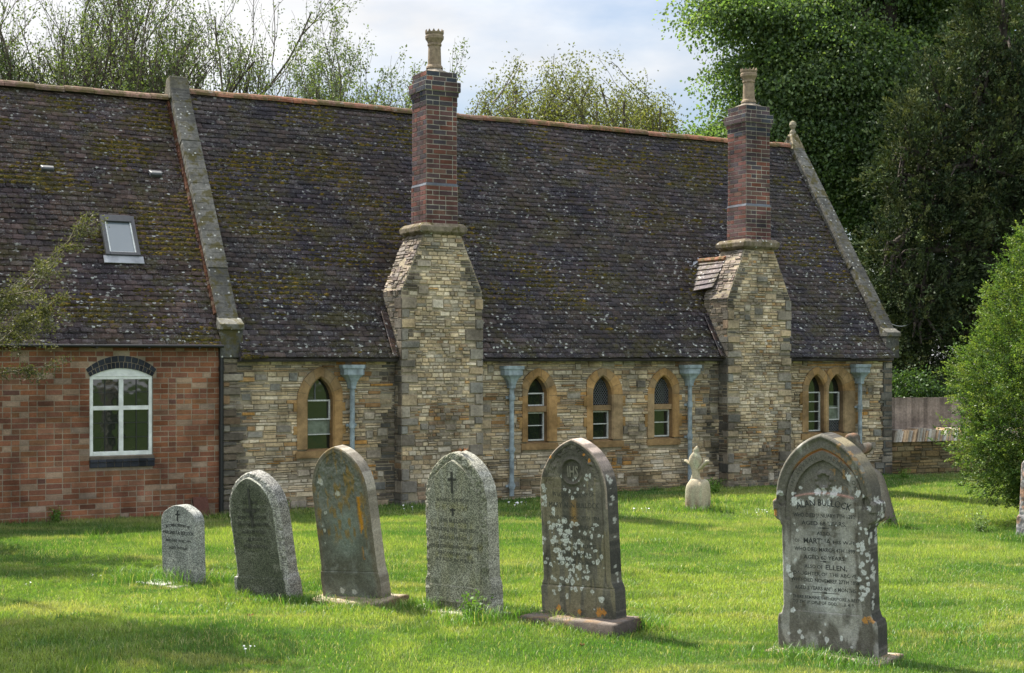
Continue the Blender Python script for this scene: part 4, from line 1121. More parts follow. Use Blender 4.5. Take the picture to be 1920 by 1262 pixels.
def lich(X, Z, spots):
    """returns (body, rim) masks of round crusty lichens"""
    b = np.zeros_like(X); r = np.zeros_like(X)
    for (x, z, rad) in spots:
        d = np.hypot(X-x, (Z-z)*(1+.3*math.sin(x*90+z*50))) * (1+.7*(vnoise(X*75, Z*75, 0*X, int(abs(x*977+z*331)*10) % 97)-.5)+.4*(vnoise(X*220, Z*220, 0*X, 5)-.5))
        b = np.maximum(b, (1-sstep(rad*.75, rad*1.05, d))*(.72+.28*np.clip(d/rad, 0, 1))); r = np.maximum(r, np.exp(-((d-rad*.8)/(rad*.22+1e-4))**2))
    return b, r
def mixc(a, b, m): return a*(1-m[..., None]) + np.array(b)*m[..., None]
def noise_col(X, Z, cols, seed, sc=4):
    f = fbm(X*sc, Z*sc, 0*X, seed, 5); f2 = fbm(X*sc*3, Z*sc*3, 0*X, seed+3, 4)
    c = mixc(np.ones(X.shape+(3,))*np.array(cols[0]), cols[1], sstep(.35, .65, f))
    return mixc(c, cols[2], sstep(.5, .75, f2)*.8)
YAW = R(-37)
def gpos(px, py): x, y = GP(px, py); return Vector((x, y, gzf(x, y)))
STON = []   # (x,y,halfwidth) for grass tufts

# 1 small granite, rounded shoulders
def shoulder_round(a, h, r, rise, n=8):
    pts = [(a, -.1), (a, h-rise-r)]
    pts += [(a-r+r*math.cos(t), h-rise-r+r*math.sin(t)) for t in [math.pi/2*.78*i/n for i in range(1, n+1)]]
    x1, z1 = pts[-1]
    pts += [(x1*(1-i/10), h-(h-z1)*(1-i/10)**2) for i in range(1, 11)]
    return pts
def c1(X, Z, e, k):
    c = noise_col(X, Z, ((.22, .225, .205), (.18, .185, .165), (.27, .27, .24)), 3)
    return c*1.0
P1 = shoulder_round(.262, .80, .13, .045)
s1 = headstone('headstone', P1, .12, lambda X, Z, e: 0*X, c1, M['granite'], gpos(345, 1090), (R(1), R(-1), YAW), 'small speckled grey granite headstone with rounded shoulders, leftmost and lowest in the row', nx=50, nz=110, cham=.006)
text_mesh('inscription', [('IN LOVING MEMORY OF', 0, .585, .042, .36, .9), ('MARGARET A. BULLOCK', 0, .505, .05, .46, 0), ('WHO DIED 14 DEC. 1991', 0, .43, .038, .38, 0), ('AGED 79 YEARS', 0, .355, .038, .28, 0)], M['letter'], s1, -.0615)
mb = MB(); mb.box(-.009, .009, -.0625, -.059, .64, .745); mb.box(-.035, .035, -.0625, -.059, .70, .715); mb.build('cross', M['letter'], s1)
mb = MB(); mb.box(-.4, .02, -.30, -.05, -.05, .035, (.6, .58, .54)); mb.box(.03, .2, -.27, -.06, -.05, .02, (.35, .33, .28)); mb.build('ledger', M['head'], s1, bevel=.01)

# 2 dark leaning lancet granite
def lancet_poly(a, h, zs, pa=None, ph=0):
    pts = []
    if pa: pts += [(pa, -.12), (pa, ph-.03), (pa-.008, ph), (a+.004, ph+.05)]
    else: pts += [(a, -.12)]
    pts += arch(a, zs, h, 22)
    return pts
def d2(X, Z, e):
    # rock-faced margin sloping back, smooth panel inside
    m = 1-sstep(.045, .052, e); m = m*(Z > .22)
    return m*(.018 + .026*(fbm(X*30, Z*30, 0*X, 4, 3)-.3) + .25*np.clip(.045-e, 0, 1)) + (Z < .22)*-.004
def c2(X, Z, e, k):
    c = noise_col(X, Z, ((.088, .09, .065), (.06, .065, .042), (.12, .12, .09)), 8, 3)
    if k == 1: return noise_col(X, Z, ((.21, .20, .175), (.16, .155, .135), (.30, .29, .27)), 18, 6)
    # dark algae band where letters were cut
    rows = (np.abs(((Z-.45) % .075)-.037) < .024) & (Z > .42) & (Z < .98)
    wob = .26*(.55+.5*vnoise(Z*9, 0*Z, 0*Z, 12)); inside = rows & (np.abs(X-.0+.0) < wob)
    c = mixc(c, (.05, .055, .03), inside*.7*sstep(.3, .5, fbm(X*20, Z*30, 0*X, 6, 3)))
    rim = np.exp(-((e-.05)/.006)**2)*(Z > .3); c = mixc(c, (.33, .33, .27), rim*.8)
    c = mixc(c, (.28, .27, .235), (1-sstep(.04, .05, e))*.8)
    return c
P2 = lancet_poly(.345, 1.22, .82, .375, .20)
s2 = headstone('headstone', P2, .16, d2, c2, M['granite'], gpos(505, 1118), (R(7), R(-3.5), YAW), 'dark algae stained pointed granite headstone leaning back, second from the left in the row', nx=110, nz=200, rough=.006, seed=5)
mb = MB(); mb.box(-.012, .012, -.088, -.078, .70, 1.07); mb.box(-.022, .022, -.088, -.078, .80, .86); mb.box(-.06, .06, -.088, -.078, .84, .868)
mb.build('cross', M['cut'], s2)
text_mesh('inscription', [(t_, 0, .92-.07*i, .045, w_, 0) for i, (t_, w_) in enumerate([('IN LOVING', .2), ('MEMORY OF', .24), ('ANN BULLOCK', .4), ('WHO DIED JUNE 1901', .42), ('AGED 70 YEARS', .32), ('ALSO OF', .2), ('THE ABOVE', .34)])], M['cut'], s2, -.0815)

# 3 leaning limestone, grey-green face, yellow lichen
def d3(X, Z, e):
    r = 0*X; r = r + .006*(Z > .235)*1.0 + .004*np.exp(-((Z-.235)/.004)**2)
    med = (1-sstep(.30, .33, np.hypot(X, (Z-1.03))*1.0))*0
    top = sstep(.86, .9, Z-.15*np.abs(X))*(e > .05)
    r = r + top*.022*(fbm(X*34, Z*34, 0*X, 23, 3)-.3)
    r = r + .004*(fbm(X*60, Z*60, 0*X, 2, 3)-.5)
    return r
def c3(X, Z, e, k):
    c = noise_col(X, Z, ((.125, .13, .10), (.085, .085, .062), (.165, .17, .14)), 31, 4)
    if k == 1:
        c = noise_col(X, Z, ((.28, .25, .20), (.17, .15, .12), (.36, .33, .27)), 33, 6); return c
    pan = np.exp(-((X-.02)/.16)**2)*sstep(.3, .5, Z)*(1-sstep(.72, .85, Z)); c = mixc(c, (.15, .18, .145), pan*.7)
    yl = sstep(.52, .70, fbm(X*22+1, Z*10, 0*X, 44, 5)+.11*np.exp(-((X-.10)/.11)**2)*sstep(.75, .9, Z)*(1-sstep(1.1, 1.2, Z)))
    c = mixc(c, (.19, .125, .035), yl*.8*sstep(.45, .6, Z))
    o2 = np.exp(-((X-.235)/.022)**2)*sstep(.50, .56, fbm(X*16, Z*9, 0*X, 9, 3)); c = mixc(c, (.38, .17, .015), o2*(Z > .35)*(Z < .95))
    c = mixc(c, (.12, .095, .06), (1-sstep(.02, .07, e))*.6)
    b, r = lich(X, Z, [(-.24, .62, .02), (-.26, .66, .012), (-.25, .5, .012), (-.2, .78, .02), (-.1, .06, .03), (.05, .05, .03), (-.22, 1.07, .035), (-.02, .96, .03)])
    return mixc(c, (.42, .42, .35), b*.8)
P3 = lancet_poly(.345, 1.39, .97, .37, .22)
s3 = headstone('headstone', P3, .135, d3, c3, M['head'], gpos(668, 1131)+Vector((0, 0, .07)), (R(6), R(-4), YAW), 'leaning pointed limestone headstone with yellow lichen down its grey green face', nx=130, nz=240, rough=.004, seed=7)
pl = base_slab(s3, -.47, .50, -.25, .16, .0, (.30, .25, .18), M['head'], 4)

# 4 pale granite, rock-faced margin, raised letters
def d4(X, Z, e):
    ph = arch(.285, .93, 1.345, 20); ip = [(.285, -.1)]+ph
    ei = edge_dist(X, Z, ip); ax = np.abs(X)
    # inside panel if |x| < half width of inner outline
    hx = np.interp(Z, [p[1] for p in ip], [p[0] for p in ip]); hx = np.where(Z > 1.345, 0, hx)
    ins = ax < hx
    rock = .014 + .034*(fbm(X*26, Z*26, 0*X, 41, 4)-.25) + .2*np.clip(.05-e, 0, 1)
    r = np.where(ins, 0.0, rock*np.clip(ei/.008, 0, 1))
    lower = Z < .24
    r = np.where(lower & ins, -.006, r)
    notch = (np.abs(X) < .19) & (Z < .10); r = np.where(notch, .02, r)
    return r
def c4(X, Z, e, k):
    c = noise_col(X, Z, ((.19, .185, .14), (.145, .145, .10), (.24, .235, .18)), 51, 3)
    if k == 1: return noise_col(X, Z, ((.27, .26, .21), (.20, .195, .16), (.36, .35, .30)), 52, 6)
    alg = 0*X
    for (z_, w_) in ((.96, .20), (.80, .26), (.70, .21), (.615, .30), (.53, .24)):
        alg = np.maximum(alg, np.exp(-((Z-z_+.02)/.035)**2)*(np.abs(X) < w_)*sstep(.35, .5, vnoise(X*45, Z*4, 0*X, 3)))
    c = mixc(c, (.145, .135, .05), alg*.65)
    dr = sstep(.5, .62, fbm(X*12, Z*1.6, 0*X, 59, 3))*(e > .06); c = mixc(c, (.20, .19, .12), dr*.5)
    return c
P4 = lancet_poly(.345, 1.42, .99, .375, .28)
s4 = headstone('headstone', P4, .20, d4, c4, M['granite'], gpos(868, 1150), (R(2), R(-.5), YAW), 'pale speckled granite headstone with rough rock faced edge, a brown leaf curled on its top', nx=130, nz=240, rough=.004, seed=9)
text_mesh('inscription', [('IN LOVING MEMORY OF', 0, .985, .046, .36, 0), ('JANE BULLOCK', 0, .80, .055, .32, 0), ('WHO DIED FEBY. 20TH 1904', 0, .725, .045, .50, 0), ('AGED 77 YEARS', 0, .65, .045, .32, 0), ('ALSO OF JOHN HUSBAND OF THE ABOVE', 0, .575, .043, .56, 0), ('WHO DIED MAY 1907', 0, .515, .043, .36, 0), ('AT REST IN PEACE', 0, .46, .043, .42, 0)], M['cutlight'], s4, -.1015)
mb = MB(); mb.box(-.011, .011, -.106, -.099, 1.06, 1.25); mb.box(-.045, .045, -.106, -.099, 1.17, 1.192); mb.box(-.008, .008, -.105, -.099, .86, .93); mb.box(-.03, .03, -.105, -.099, .905, .92); mb.build('cross', M['cut'], s4)
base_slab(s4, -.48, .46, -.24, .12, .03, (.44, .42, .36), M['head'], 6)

# 5 limestone with shoulders, medallion and many white lichens
rl = random.Random(3)
def inner5():
    return [(.30, .0)] + arch(.30, 1.0, 1.40, 18)
def d5(X, Z, e):
    r = 0*X
    pan = (np.abs(X) < .285) & (Z > .245)
    r = np.where(pan, .010, r)
    # pointed sunk field with medallion
    ip = [(.20, .9)]+arch(.20, 1.10, 1.385, 16); hx = np.interp(Z, [p[1] for p in ip], [p[0] for p in ip]); hx = np.where((Z > 1.385) | (Z < 1.06), 0, hx)
    field = np.abs(X) < hx
    r = np.where(field, .016, r)
    carve = (~field) & (Z > 1.10) & (e > .05); r = np.where(carve, .012 + .03*(fbm(X*42, Z*42, 0*X, 64, 3)-.35), r)
    rr = np.hypot(X, Z-1.20); r = r - .016*np.exp(-((rr-.105)/.012)**2) + .010*(rr < .095)
    r = r + .01*np.exp(-((e-.045)/.006)**2)*(Z > .26)
    r = r + .008*np.exp(-((Z-.245)/.006)**2)
    r = r + .003*(fbm(X*55, Z*55, 0*X, 65, 3)-.5)
    return r
sp5 = []
for _ in range(85):
    x = rl.gauss(-.10, .11); z = rl.uniform(.28, .80)
    if z > .6: x -= .02
    sp5.append((x, z, rl.uniform(.008, .024)))
for _ in range(70): sp5.append((rl.uniform(-.28, .30), rl.uniform(.06, 1.2)*rl.uniform(.6, 1), rl.uniform(.006, .019)))
for _ in range(14): sp5.append((rl.gauss(-.01, .10), rl.gauss(1.10, .05), rl.uniform(.006, .016)))
for _ in range(12): sp5.append((-.29+rl.uniform(-.02, .03), rl.uniform(.9, 1.1), rl.uniform(.01, .02)))
or5 = [(-.19, .06, .022), (.02, .04, .018), (.22, .05, .03), (.26, .05, .025), (-.22, 1.32, .018), (.12, 1.34, .018), (.17, 1.29, .014)]
def c5(X, Z, e, k):
    c = noise_col(X, Z, ((.115, .105, .08), (.07, .066, .05), (.165, .15, .11)), 71, 4)
    if k == 1:
        c = noise_col(X, Z, ((.075, .07, .06), (.05, .048, .042), (.12, .11, .09)), 73, 6)
        top = sstep(1.0, 1.45, Z)*sstep(.35, .55, fbm(X*9, Z*9, 0*X, 8, 3)); c = mixc(c, (.40, .32, .27), top)
        b, r = lich(Z*0+e*1.0, Z, [(-.03, 1.15, .02), (.0, 1.12, .02), (.01, .98, .022), (-.02, .93, .015), (.02, .80, .022), (.01, .66, .013), (0, .42, .018), (.02, .36, .02), (.03, .3, .014), (-.02, 1.06, .008)])
        return mixc(c, (.45, .45, .40), b*.85)
    st = sstep(.5, .6, fbm(X*14, Z*1.8, 0*X, 76, 3)); c = mixc(c, (.20, .17, .10), st*.5*(Z < 1.15))
    c = mixc(c, (.30, .17, .04), np.exp(-((X+.0)/.03)**2)*sstep(.7, .8, Z)*(1-sstep(.92, 1.0, Z))*.55)
    c = mixc(c, (.30, .24, .19), (1-sstep(.0, .02, e))*(Z > .9)*.7)
    b, r = lich(X, Z, sp5); c = mixc(c, (.36, .37, .32), b*.8); c = mixc(c, (.55, .56, .50), r*b*.9)
    b, r = lich(X, Z, or5); c = mixc(c, (.42, .18, .03), b*.9)
    return c
P5 = lancet_poly(.335, 1.47, 1.03, .37, .25)
s5 = headstone('headstone', P5, .17, d5, c5, M['head'], gpos(1094, 1178)+Vector((0, 0, .10)), (R(1.5), R(-2), YAW), 'dark headstone with carved round medallion and heavy white lichen on a low plinth', nx=190, nz=330, rough=.002, seed=13)
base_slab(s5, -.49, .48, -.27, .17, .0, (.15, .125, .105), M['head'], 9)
text_mesh('inscription', [('IN LOVING MEMORY OF', 0, .985, .05, .42, -1.6), ('MARY ANN BULLOCK', 0, .90, .062, .50, 0), ('WHO DIED NOV. 25TH 1884', 0, .80, .045, .50, 0), ('AGED 59 YEARS', 0, .72, .045, .36, 0), ('ALSO OF THE', 0, .64, .04, .3, 0), ('IN THE LIFE', 0, .57, .04, .42, 0), ('THE LORD', 0, .5, .04, .34, 0), ('ETERNAL', 0, .43, .04, .36, 0)], M['cut'], s5, -.0755)
text_mesh('monogram', [('IHS', 0, 1.155, .13, .11, 0)], mat_flat('carved_monogram', (.17, .16, .12), .9, .1), s5, -.066, .02)

# 6 gothic headstone with shoulders, black lettering
P6 = [(.405, -.12), (.405, .22), (.395, .265), (.372, .275), (.362, .30), (.352, .34), (.348, .95), (.36, .965), (.362, .985), (.39, 1.00), (.41, 1.02), (.412, 1.06), (.418, 1.075), (.418, 1.14), (.40, 1.155)] + arch(.388, 1.16, 1.665, 26)
def arch_in(X, Z, a, zs, h, zb):
    ip = [(a, zb)]+arch(a, zs, h, 20); hx = np.interp(Z, [p[1] for p in ip], [p[0] for p in ip]); hx = np.where((Z > h) | (Z < zb), 0, hx)
    return np.abs(X) < hx, edge_dist(X, Z, ip), hx
def d6(X, Z, e):
    r = 0*X
    r = r - .018*np.exp(-((e-.022)/.018)**2)*(Z > 1.08)          # hood mould
    i1, e1, _ = arch_in(X, Z, .315, 1.14, 1.545, 1.0)
    r = np.where(i1, r+.012, r); r = r + .012*np.exp(-(e1/.006)**2)*(Z > 1.1)
    i2, e2, _ = arch_in(X, Z, .245, 1.14, 1.46, 1.0)
    bandz = 1.205 - .55*X**2
    fld = i2 & (Z > bandz)
    r = np.where(fld, .040, r)
    r = r - .012*np.exp(-((Z-bandz)/.010)**2)*i2
    # wreath
    rr = np.hypot(X, Z-1.305); th = np.arctan2(Z-1.305, X)
    r = r - (.026+.008*np.sin(th*9))*np.exp(-((rr-.058)/.014)**2)*fld
    # sunk tablet below
    tab = (np.abs(X) < .275) & (Z < bandz) & (Z > .30)
    r = np.where(tab, .006, r)
    # little trefoil piercings in the spandrels at the sides
    for sx in (-1, 1):
        q = np.hypot((X-sx*.345)*1.6, Z-1.15); r = r + .022*(q < .05)
    r = r + .003*(fbm(X*50, Z*50, 0*X, 91, 3)-.5)
    return r
r6 = random.Random(8); sp6 = [(-.235, 1.145, .028), (-.20, 1.135, .026), (-.17, 1.13, .018), (-.09, 1.15, .022), (-.10, 1.17, .016), (.0, 1.14, .018), (.04, 1.14, .022), (-.25, 1.20, .015), (-.05, 1.22, .03), (-.0, 1.23, .02), (.08, 1.215, .034), (.12, 1.235, .022), (-.2, 1.245, .016), (-.35, 1.2, .022),
      (-.30, .62, .024), (-.28, .57, .02), (-.31, .70, .011), (-.24, .69, .013), (-.27, .30, .022), (-.22, .14, .016), (-.2, .10, .014), (-.31, .12, .015), (0, .10, .02), (.12, .12, .014), (.2, .06, .01), (-.05, .15, .008), (-.22, .92, .012), (.1, .97, .009)]
for _ in range(34): sp6.append((r6.uniform(.265, .345), r6.uniform(.42, 1.02), r6.uniform(.008, .02)))
for _ in range(8): sp6.append((r6.uniform(.2, .4), r6.uniform(1.05, 1.35), r6.uniform(.01, .024)))
for _ in range(14): sp6.append((r6.uniform(-.3, .35), r6.uniform(.1, 1.0), r6.uniform(.005, .009)))
or6 = [(-.40, 1.05, .02), (-.405, 1.16, .02), (.31, .27, .022), (.345, .29, .022), (.37, .27, .018)]
def c6(X, Z, e, k):
    c = noise_col(X, Z, ((.26, .25, .215), (.20, .19, .16), (.31, .30, .27)), 81, 4)
    if k == 1:
        c = noise_col(X, Z, ((.085, .078, .066), (.055, .052, .045), (.14, .13, .11)), 83, 6)
        b, r = lich(e*1.0, Z, [(r6b[0], r6b[1], r6b[2]) for r6b in SIDE6]); c = mixc(c, (.50, .50, .46), b*.9)
        top = sstep(1.2, 1.6, Z)*sstep(.4, .6, fbm(X*9, Z*9, 0*X, 18, 3)); return mixc(c, (.25, .21, .13), top*.8)
    dk = sstep(.48, .60, fbm(X*9, Z*3.5, 0*X, 85, 4)+.14*(Z > 1.12)+.10*sstep(.24, .3, np.abs(X))); c = mixc(c, (.075, .068, .052), dk*.75)
    pale = np.exp(-((X-.0)/.16)**2-((Z-.42)/.12)**2) + .5*np.exp(-((X)/.2)**2-((Z-.8)/.25)**2); c = mixc(c, (.46, .47, .44), np.clip(pale, 0, 1)*.7*sstep(.3, .55, fbm(X*22, Z*22, 0*X, 86, 3)))
    c = mixc(c, (.06, .05, .035), (np.exp(-((X-.255)/.02)**2)+np.exp(-((X-.36)/.03)**2)*.6)*.7*(Z < 1.15)*sstep(.3, .5, fbm(X*5, Z*6, 0*X, 87, 3)))
    i1, e1, _ = arch_in(X, Z, .315, 1.14, 1.545, 1.0)
    c = mixc(c, (.50, .20, .06), np.exp(-(e1/.007)**2)*sstep(1.36, 1.48, Z)*.85)
    bz = 1.205-.55*X**2; c = mixc(c, (.42, .25, .18), np.exp(-((Z-bz-.004)/.007)**2)*(np.abs(X) < .24)*.7)
    oo = sstep(.58, .72, fbm(X*36, Z*36, 0*X, 89, 4))*sstep(1.15, 1.3, Z)*sstep(0, .1, X); c = mixc(c, (.30, .17, .06), oo*.6)
    b, r = lich(X, Z, sp6); c = mixc(c, (.52, .53, .50), b*.92)
    b, r = lich(X, Z, or6); c = mixc(c, (.45, .20, .03), b*.8)
    return c
SIDE6 = [(r6.uniform(-.1, .1), r6.uniform(.35, 1.2), r6.uniform(.012, .026)) for _ in range(26)]
s6 = headstone('headstone', P6, .19, d6, c6, M['head'], gpos(1560, 1224)+Vector((0, 0, .03)), (R(1), R(-1.2), YAW+R(1)), 'large gothic arched headstone with carved wreath and black lettering, right foreground', nx=230, nz=420, rough=.002, seed=17)
base_slab(s6, -.48, .50, -.26, .18, .0, (.33, .28, .22), M['head'], 14)
TY = -.0886
L6 = [('ALAN BULLOCK', 0, 1.115, .072, .44, .75), ('WHO DIED JANUARY 7TH 1892', 0, 1.025, .042, .50, 0), ('AGED 68 YEARS.', 0, .965, .044, .36, 0), ('ALSO,', 0, .89, .040, .12, 0), ('OF', -.22, .83, .034, .045, 0), ('MARTHA', -.06, .825, .058, .22, 0), ('HIS WIFE', .16, .83, .036, .18, 0),
      ('WHO DIED MARCH 4TH 1899', 0, .765, .042, .49, 0), ('AGED 68 YEARS.', 0, .705, .042, .34, 0), ('ALSO OF', -.09, .635, .038, .15, 0), ('ELLEN,', .09, .63, .052, .17, 0), ('DAUGHTER OF THE ABOVE,', 0, .58, .038, .52, 0), ('WHO DIED NOVEMBER 27TH 1858,', 0, .53, .040, .56, 0),
      ('AGED 2 YEARS AND 8 MONTHS.', 0, .470, .040, .50, 0), ('THERE REMAINETH THEREFORE A REST', 0, .40, .033, .54, 0), ('TO THE PEOPLE OF GOD. HEB. 4. 9.', -.02, .362, .034, .50, 0)]
text_mesh('inscription', L6, M['letter'], s6, TY, .012)
mb = MB()
for x0, x1, z in ((-.045, .045, .945), (-.04, .04, .69), (-.11, .11, .452)): mb.bar((x0, TY, z), (x1, TY, z), .004, .003); mb.bar((-.012, TY-.001, z), (.012, TY-.001, z), .012, .003)
mb.build('ornament', M['letter'], s6)
# lettering following the arch band
cl = []
for (txt, sgn) in (('IN LOVING', -1), ('MEMORY OF', 1)):
    ip = arch(.28, 1.14, 1.50, 40); xs = np.array([p[0] for p in ip]); zs = np.array([p[1] for p in ip])
    dd = np.concatenate([[0], np.cumsum(np.hypot(np.diff(xs), np.diff(zs)))]); n = len(txt)
    for i, chh in enumerate(txt):
        if chh == ' ': continue
        u = dd[-1]*(.25+.62*(i/(n-1))) if sgn < 0 else dd[-1]*(.87-.62*(i/(n-1)))
        x = np.interp(u, dd, xs); z = np.interp(u, dd, zs); x2 = np.interp(u+.01, dd, xs); z2 = np.interp(u+.01, dd, zs)
        cl.append((chh, sgn*x, z, math.atan2((z2-z), -(x2-x)) if sgn < 0 else math.atan2((z2-z), -(x2-x)), sgn))
allv = []; allf = []
for chh, x, z, a, sgn in cl:
    cu = bpy.data.curves.new('t', 'FONT'); cu.body = chh; cu.size = .042; cu.align_x = 'CENTER'; cu.extrude = .001; cu.resolution_u = 2
    ob = bpy.data.objects.new('t', cu); COL.objects.link(ob); dg = bpy.context.evaluated_depsgraph_get(); me = bpy.data.meshes.new_from_object(ob.evaluated_get(dg))
    rot = a if sgn < 0 else -a
    ca, sa = math.cos(rot), math.sin(rot); b = len(allv)
    for v in me.vertices: allv.append((x+v.co.x*ca-(v.co.y-.014)*sa, -.0835-v.co.z, z+v.co.x*sa+(v.co.y-.014)*ca))
    allf += [tuple(i+b for i in p.vertices) for p in me.polygons]
    bpy.data.objects.remove(ob); bpy.data.curves.remove(cu); bpy.data.meshes.remove(me)
me = bpy.data.meshes.new('arch_inscription'); me.from_pydata(allv, [], allf); me.materials.append(M['cut']); o = bpy.data.objects.new('arch_inscription', me); COL.objects.link(o); o.parent = s6

# 7 broken cross stone
def blobmesh(name, secs, mat, parent, tintf, seed=1, n=14, amp=.02):
    """lofted lump: secs = list of (cx,cy,z,rx,ry)"""
    V = []; 
    for (cx, cy, z, rx, ry) in secs:
        for k in range(n):
            a = 2*math.pi*k/n; ca, sa = math.cos(a), math.sin(a)
            m = (abs(ca)**3+abs(sa)**3)**(-1/3)
            V.append((cx+rx*ca*m, cy+ry*sa*m, z))
    V = np.array(V); f = fbm(V[:, 0]*14, V[:, 1]*14, V[:, 2]*14, seed, 3)-.5
    cen = np.array([[s_[0], s_[1], s_[2]] for s_ in secs]).repeat(n, 0); dr = V-cen; ln = np.linalg.norm(dr, axis=1, keepdims=True)+1e-6
    V = V+dr/ln*f[:, None]*amp*2
    ns = len(secs); q = []
    for i in range(ns-1):
        for k in range(n): a = i*n+k; b = i*n+(k+1) % n; q.append((a, b, b+n, a+n))
    V = np.vstack([V, [[secs[0][0], secs[0][1], secs[0][2]], [secs[-1][0], secs[-1][1], secs[-1][2]]]]); t = []
    for k in range(n): t.append((ns*n, (k+1) % n, k)); t.append((ns*n+1, (ns-1)*n+k, (ns-1)*n+(k+1) % n))
    o = np_mesh(name, V, [np.array(q), np.array(t)], mat, parent, tintf(V), smooth=True)
    sm = o.modifiers.new('s', 'SUBSURF'); sm.levels = sm.render_levels = 2; return o
s7 = empty('cross_headstone', gpos(1306, 957), (0, 0, R(-33))); tag(s7, 'broken pale carved cross on a block base, standing alone near the chapel wall', 'gravestone')
def t7(V):
    c = noise_col(V[:, 0]*1, V[:, 2], ((.42, .36, .25), (.30, .26, .19), (.36, .38, .26)), 101, 6)
    return mixc(c, (.16, .10, .06), (1-sstep(.05, .22, V[:, 2]))*sstep(.4, .55, fbm(V[:, 0]*15, V[:, 2]*15, V[:, 1]*15, 4, 3))*.8)
blobmesh('base_block', [(0, 0, -.1, .17, .13), (0, 0, .05, .17, .13), (0, 0, .25, .165, .13), (0, 0, .37, .155, .125), (-.005, 0, .42, .10, .10), (-.01, 0, .47, .075, .075)], M['head'], s7, t7, 3, 20, .008)
blobmesh('shaft', [(-.0, 0, .36, .13, .10), (-.01, 0, .43, .085, .07), (-.015, 0, .52, .05, .05), (-.02, 0, .60, .055, .05), (-.02, 0, .66, .085, .06), (-.02, 0, .72, .105, .062), (-.015, 0, .78, .095, .06), (-.01, 0, .83, .06, .05), (-.005, 0, .86, .035, .035), (0, 0, .89, .042, .04), (.005, 0, .93, .03, .03), (.005, 0, .95, .01, .01)], M['head'], s7, t7, 7, 18, .022)
blobmesh('arm', [(.05, 0, .60, .03, .045), (.08, 0, .64, .035, .045), (.13, 0, .69, .034, .042), (.165, 0, .715, .05, .045), (.17, 0, .75, .03, .035)], M['head'], s7, t7, 9, 12, .016)
blobmesh('arm', [(-.09, 0, .67, .03, .04), (-.13, 0, .70, .028, .035), (-.165, 0, .715, .036, .035), (-.175, 0, .745, .02, .02)], M['head'], s7, t7, 10, 12, .010)
blobmesh('shoulder', [(.12, .0, -.05, .09, .12), (.12, .0, .3, .085, .12), (.12, 0, .42, .07, .10), (.115, 0, .46, .04, .06)], M['head'], s7, t7, 12, 16, .012)

# 8 leaning cross-topped stone behind the gothic one
s8 = empty('cross_headstone', gpos(1640, 981), (R(-4), R(-13), R(-25))); tag(s8, 'rusty lichened cross headstone leaning to the left behind the gothic headstone', 'gravestone')
def t8(V):
    c = noise_col(V[:, 0], V[:, 2], ((.15, .13, .105), (.10, .09, .075), (.22, .20, .165)), 111, 5)
    return mixc(c, (.20, .105, .06), sstep(.5, .62, fbm(V[:, 0]*9, V[:, 2]*9, V[:, 1]*9, 14, 3))*.7)
blobmesh('slab', [(.06, 0, -.2, .26, .085), (.05, 0, .1, .25, .085), (.04, 0, .5, .235, .08), (.03, 0, .66, .23, .08), (.01, 0, .74, .19, .08), (-.01, 0, .84, .10, .075), (-.02, 0, .93, .075, .07), (-.02, 0, 1.0, .09, .07)], M['head'], s8, t8, 23, 20, .010)
blobmesh('cross_head', [(-.02, 0, .94, .07, .065), (-.02, 0, 1.0, .09, .07), (-.02, 0, 1.06, .13, .07), (-.03, 0, 1.12, .10, .065), (-.035, 0, 1.17, .085, .07), (-.045, 0, 1.23, .105, .07), (-.05, 0, 1.28, .085, .06), (-.05, 0, 1.30, .04, .04)], M['head'], s8, t8, 25, 20, .04)
blobmesh('arm', [(.07, 0, .98, .05, .06), (.12, 0, 1.02, .075, .065), (.14, 0, 1.08, .08, .065), (.13, 0, 1.13, .05, .05)], M['head'], s8, t8, 27, 14, .03)
blobmesh('arm', [(-.10, 0, 1.0, .04, .06), (-.14, 0, 1.04, .06, .06), (-.16, 0, 1.09, .055, .055), (-.16, 0, 1.13, .03, .04)], M['head'], s8, t8, 28, 14, .03)

# 9 at the right edge
def c9(X, Z, e, k):
    c = noise_col(X, Z, ((.38, .36, .36), (.27, .25, .25), (.50, .48, .46)), 121, 5)
    c = mixc(c, (.40, .20, .10), sstep(.55, .65, fbm(X*9, Z*9, 0*X, 125, 4))*.7)
    return mixc(c, (.09, .085, .08), sstep(.52, .58, fbm(X*28, Z*28, 0*X, 127, 3))*.7)
P9 = [(.36, -.1), (.36, .26), (.33, .30), (.33, .93), (.30, .97), (.25, 1.02), (.20, 1.12), (.12, 1.24), (.05, 1.30), (0, 1.32)]
s9 = headstone('headstone', P9, .13, lambda X, Z, e: .004*(Z > .28)*1.0+.01*(fbm(X*40, Z*40, 0*X, 5, 3)-.5), c9, M['head'], gpos(1959, 1012), (R(-2), R(1.5), R(-50)), 'pale lichen spotted headstone cut off by the right edge, in front of the bush', nx=60, nz=120, rough=.006, seed=21)

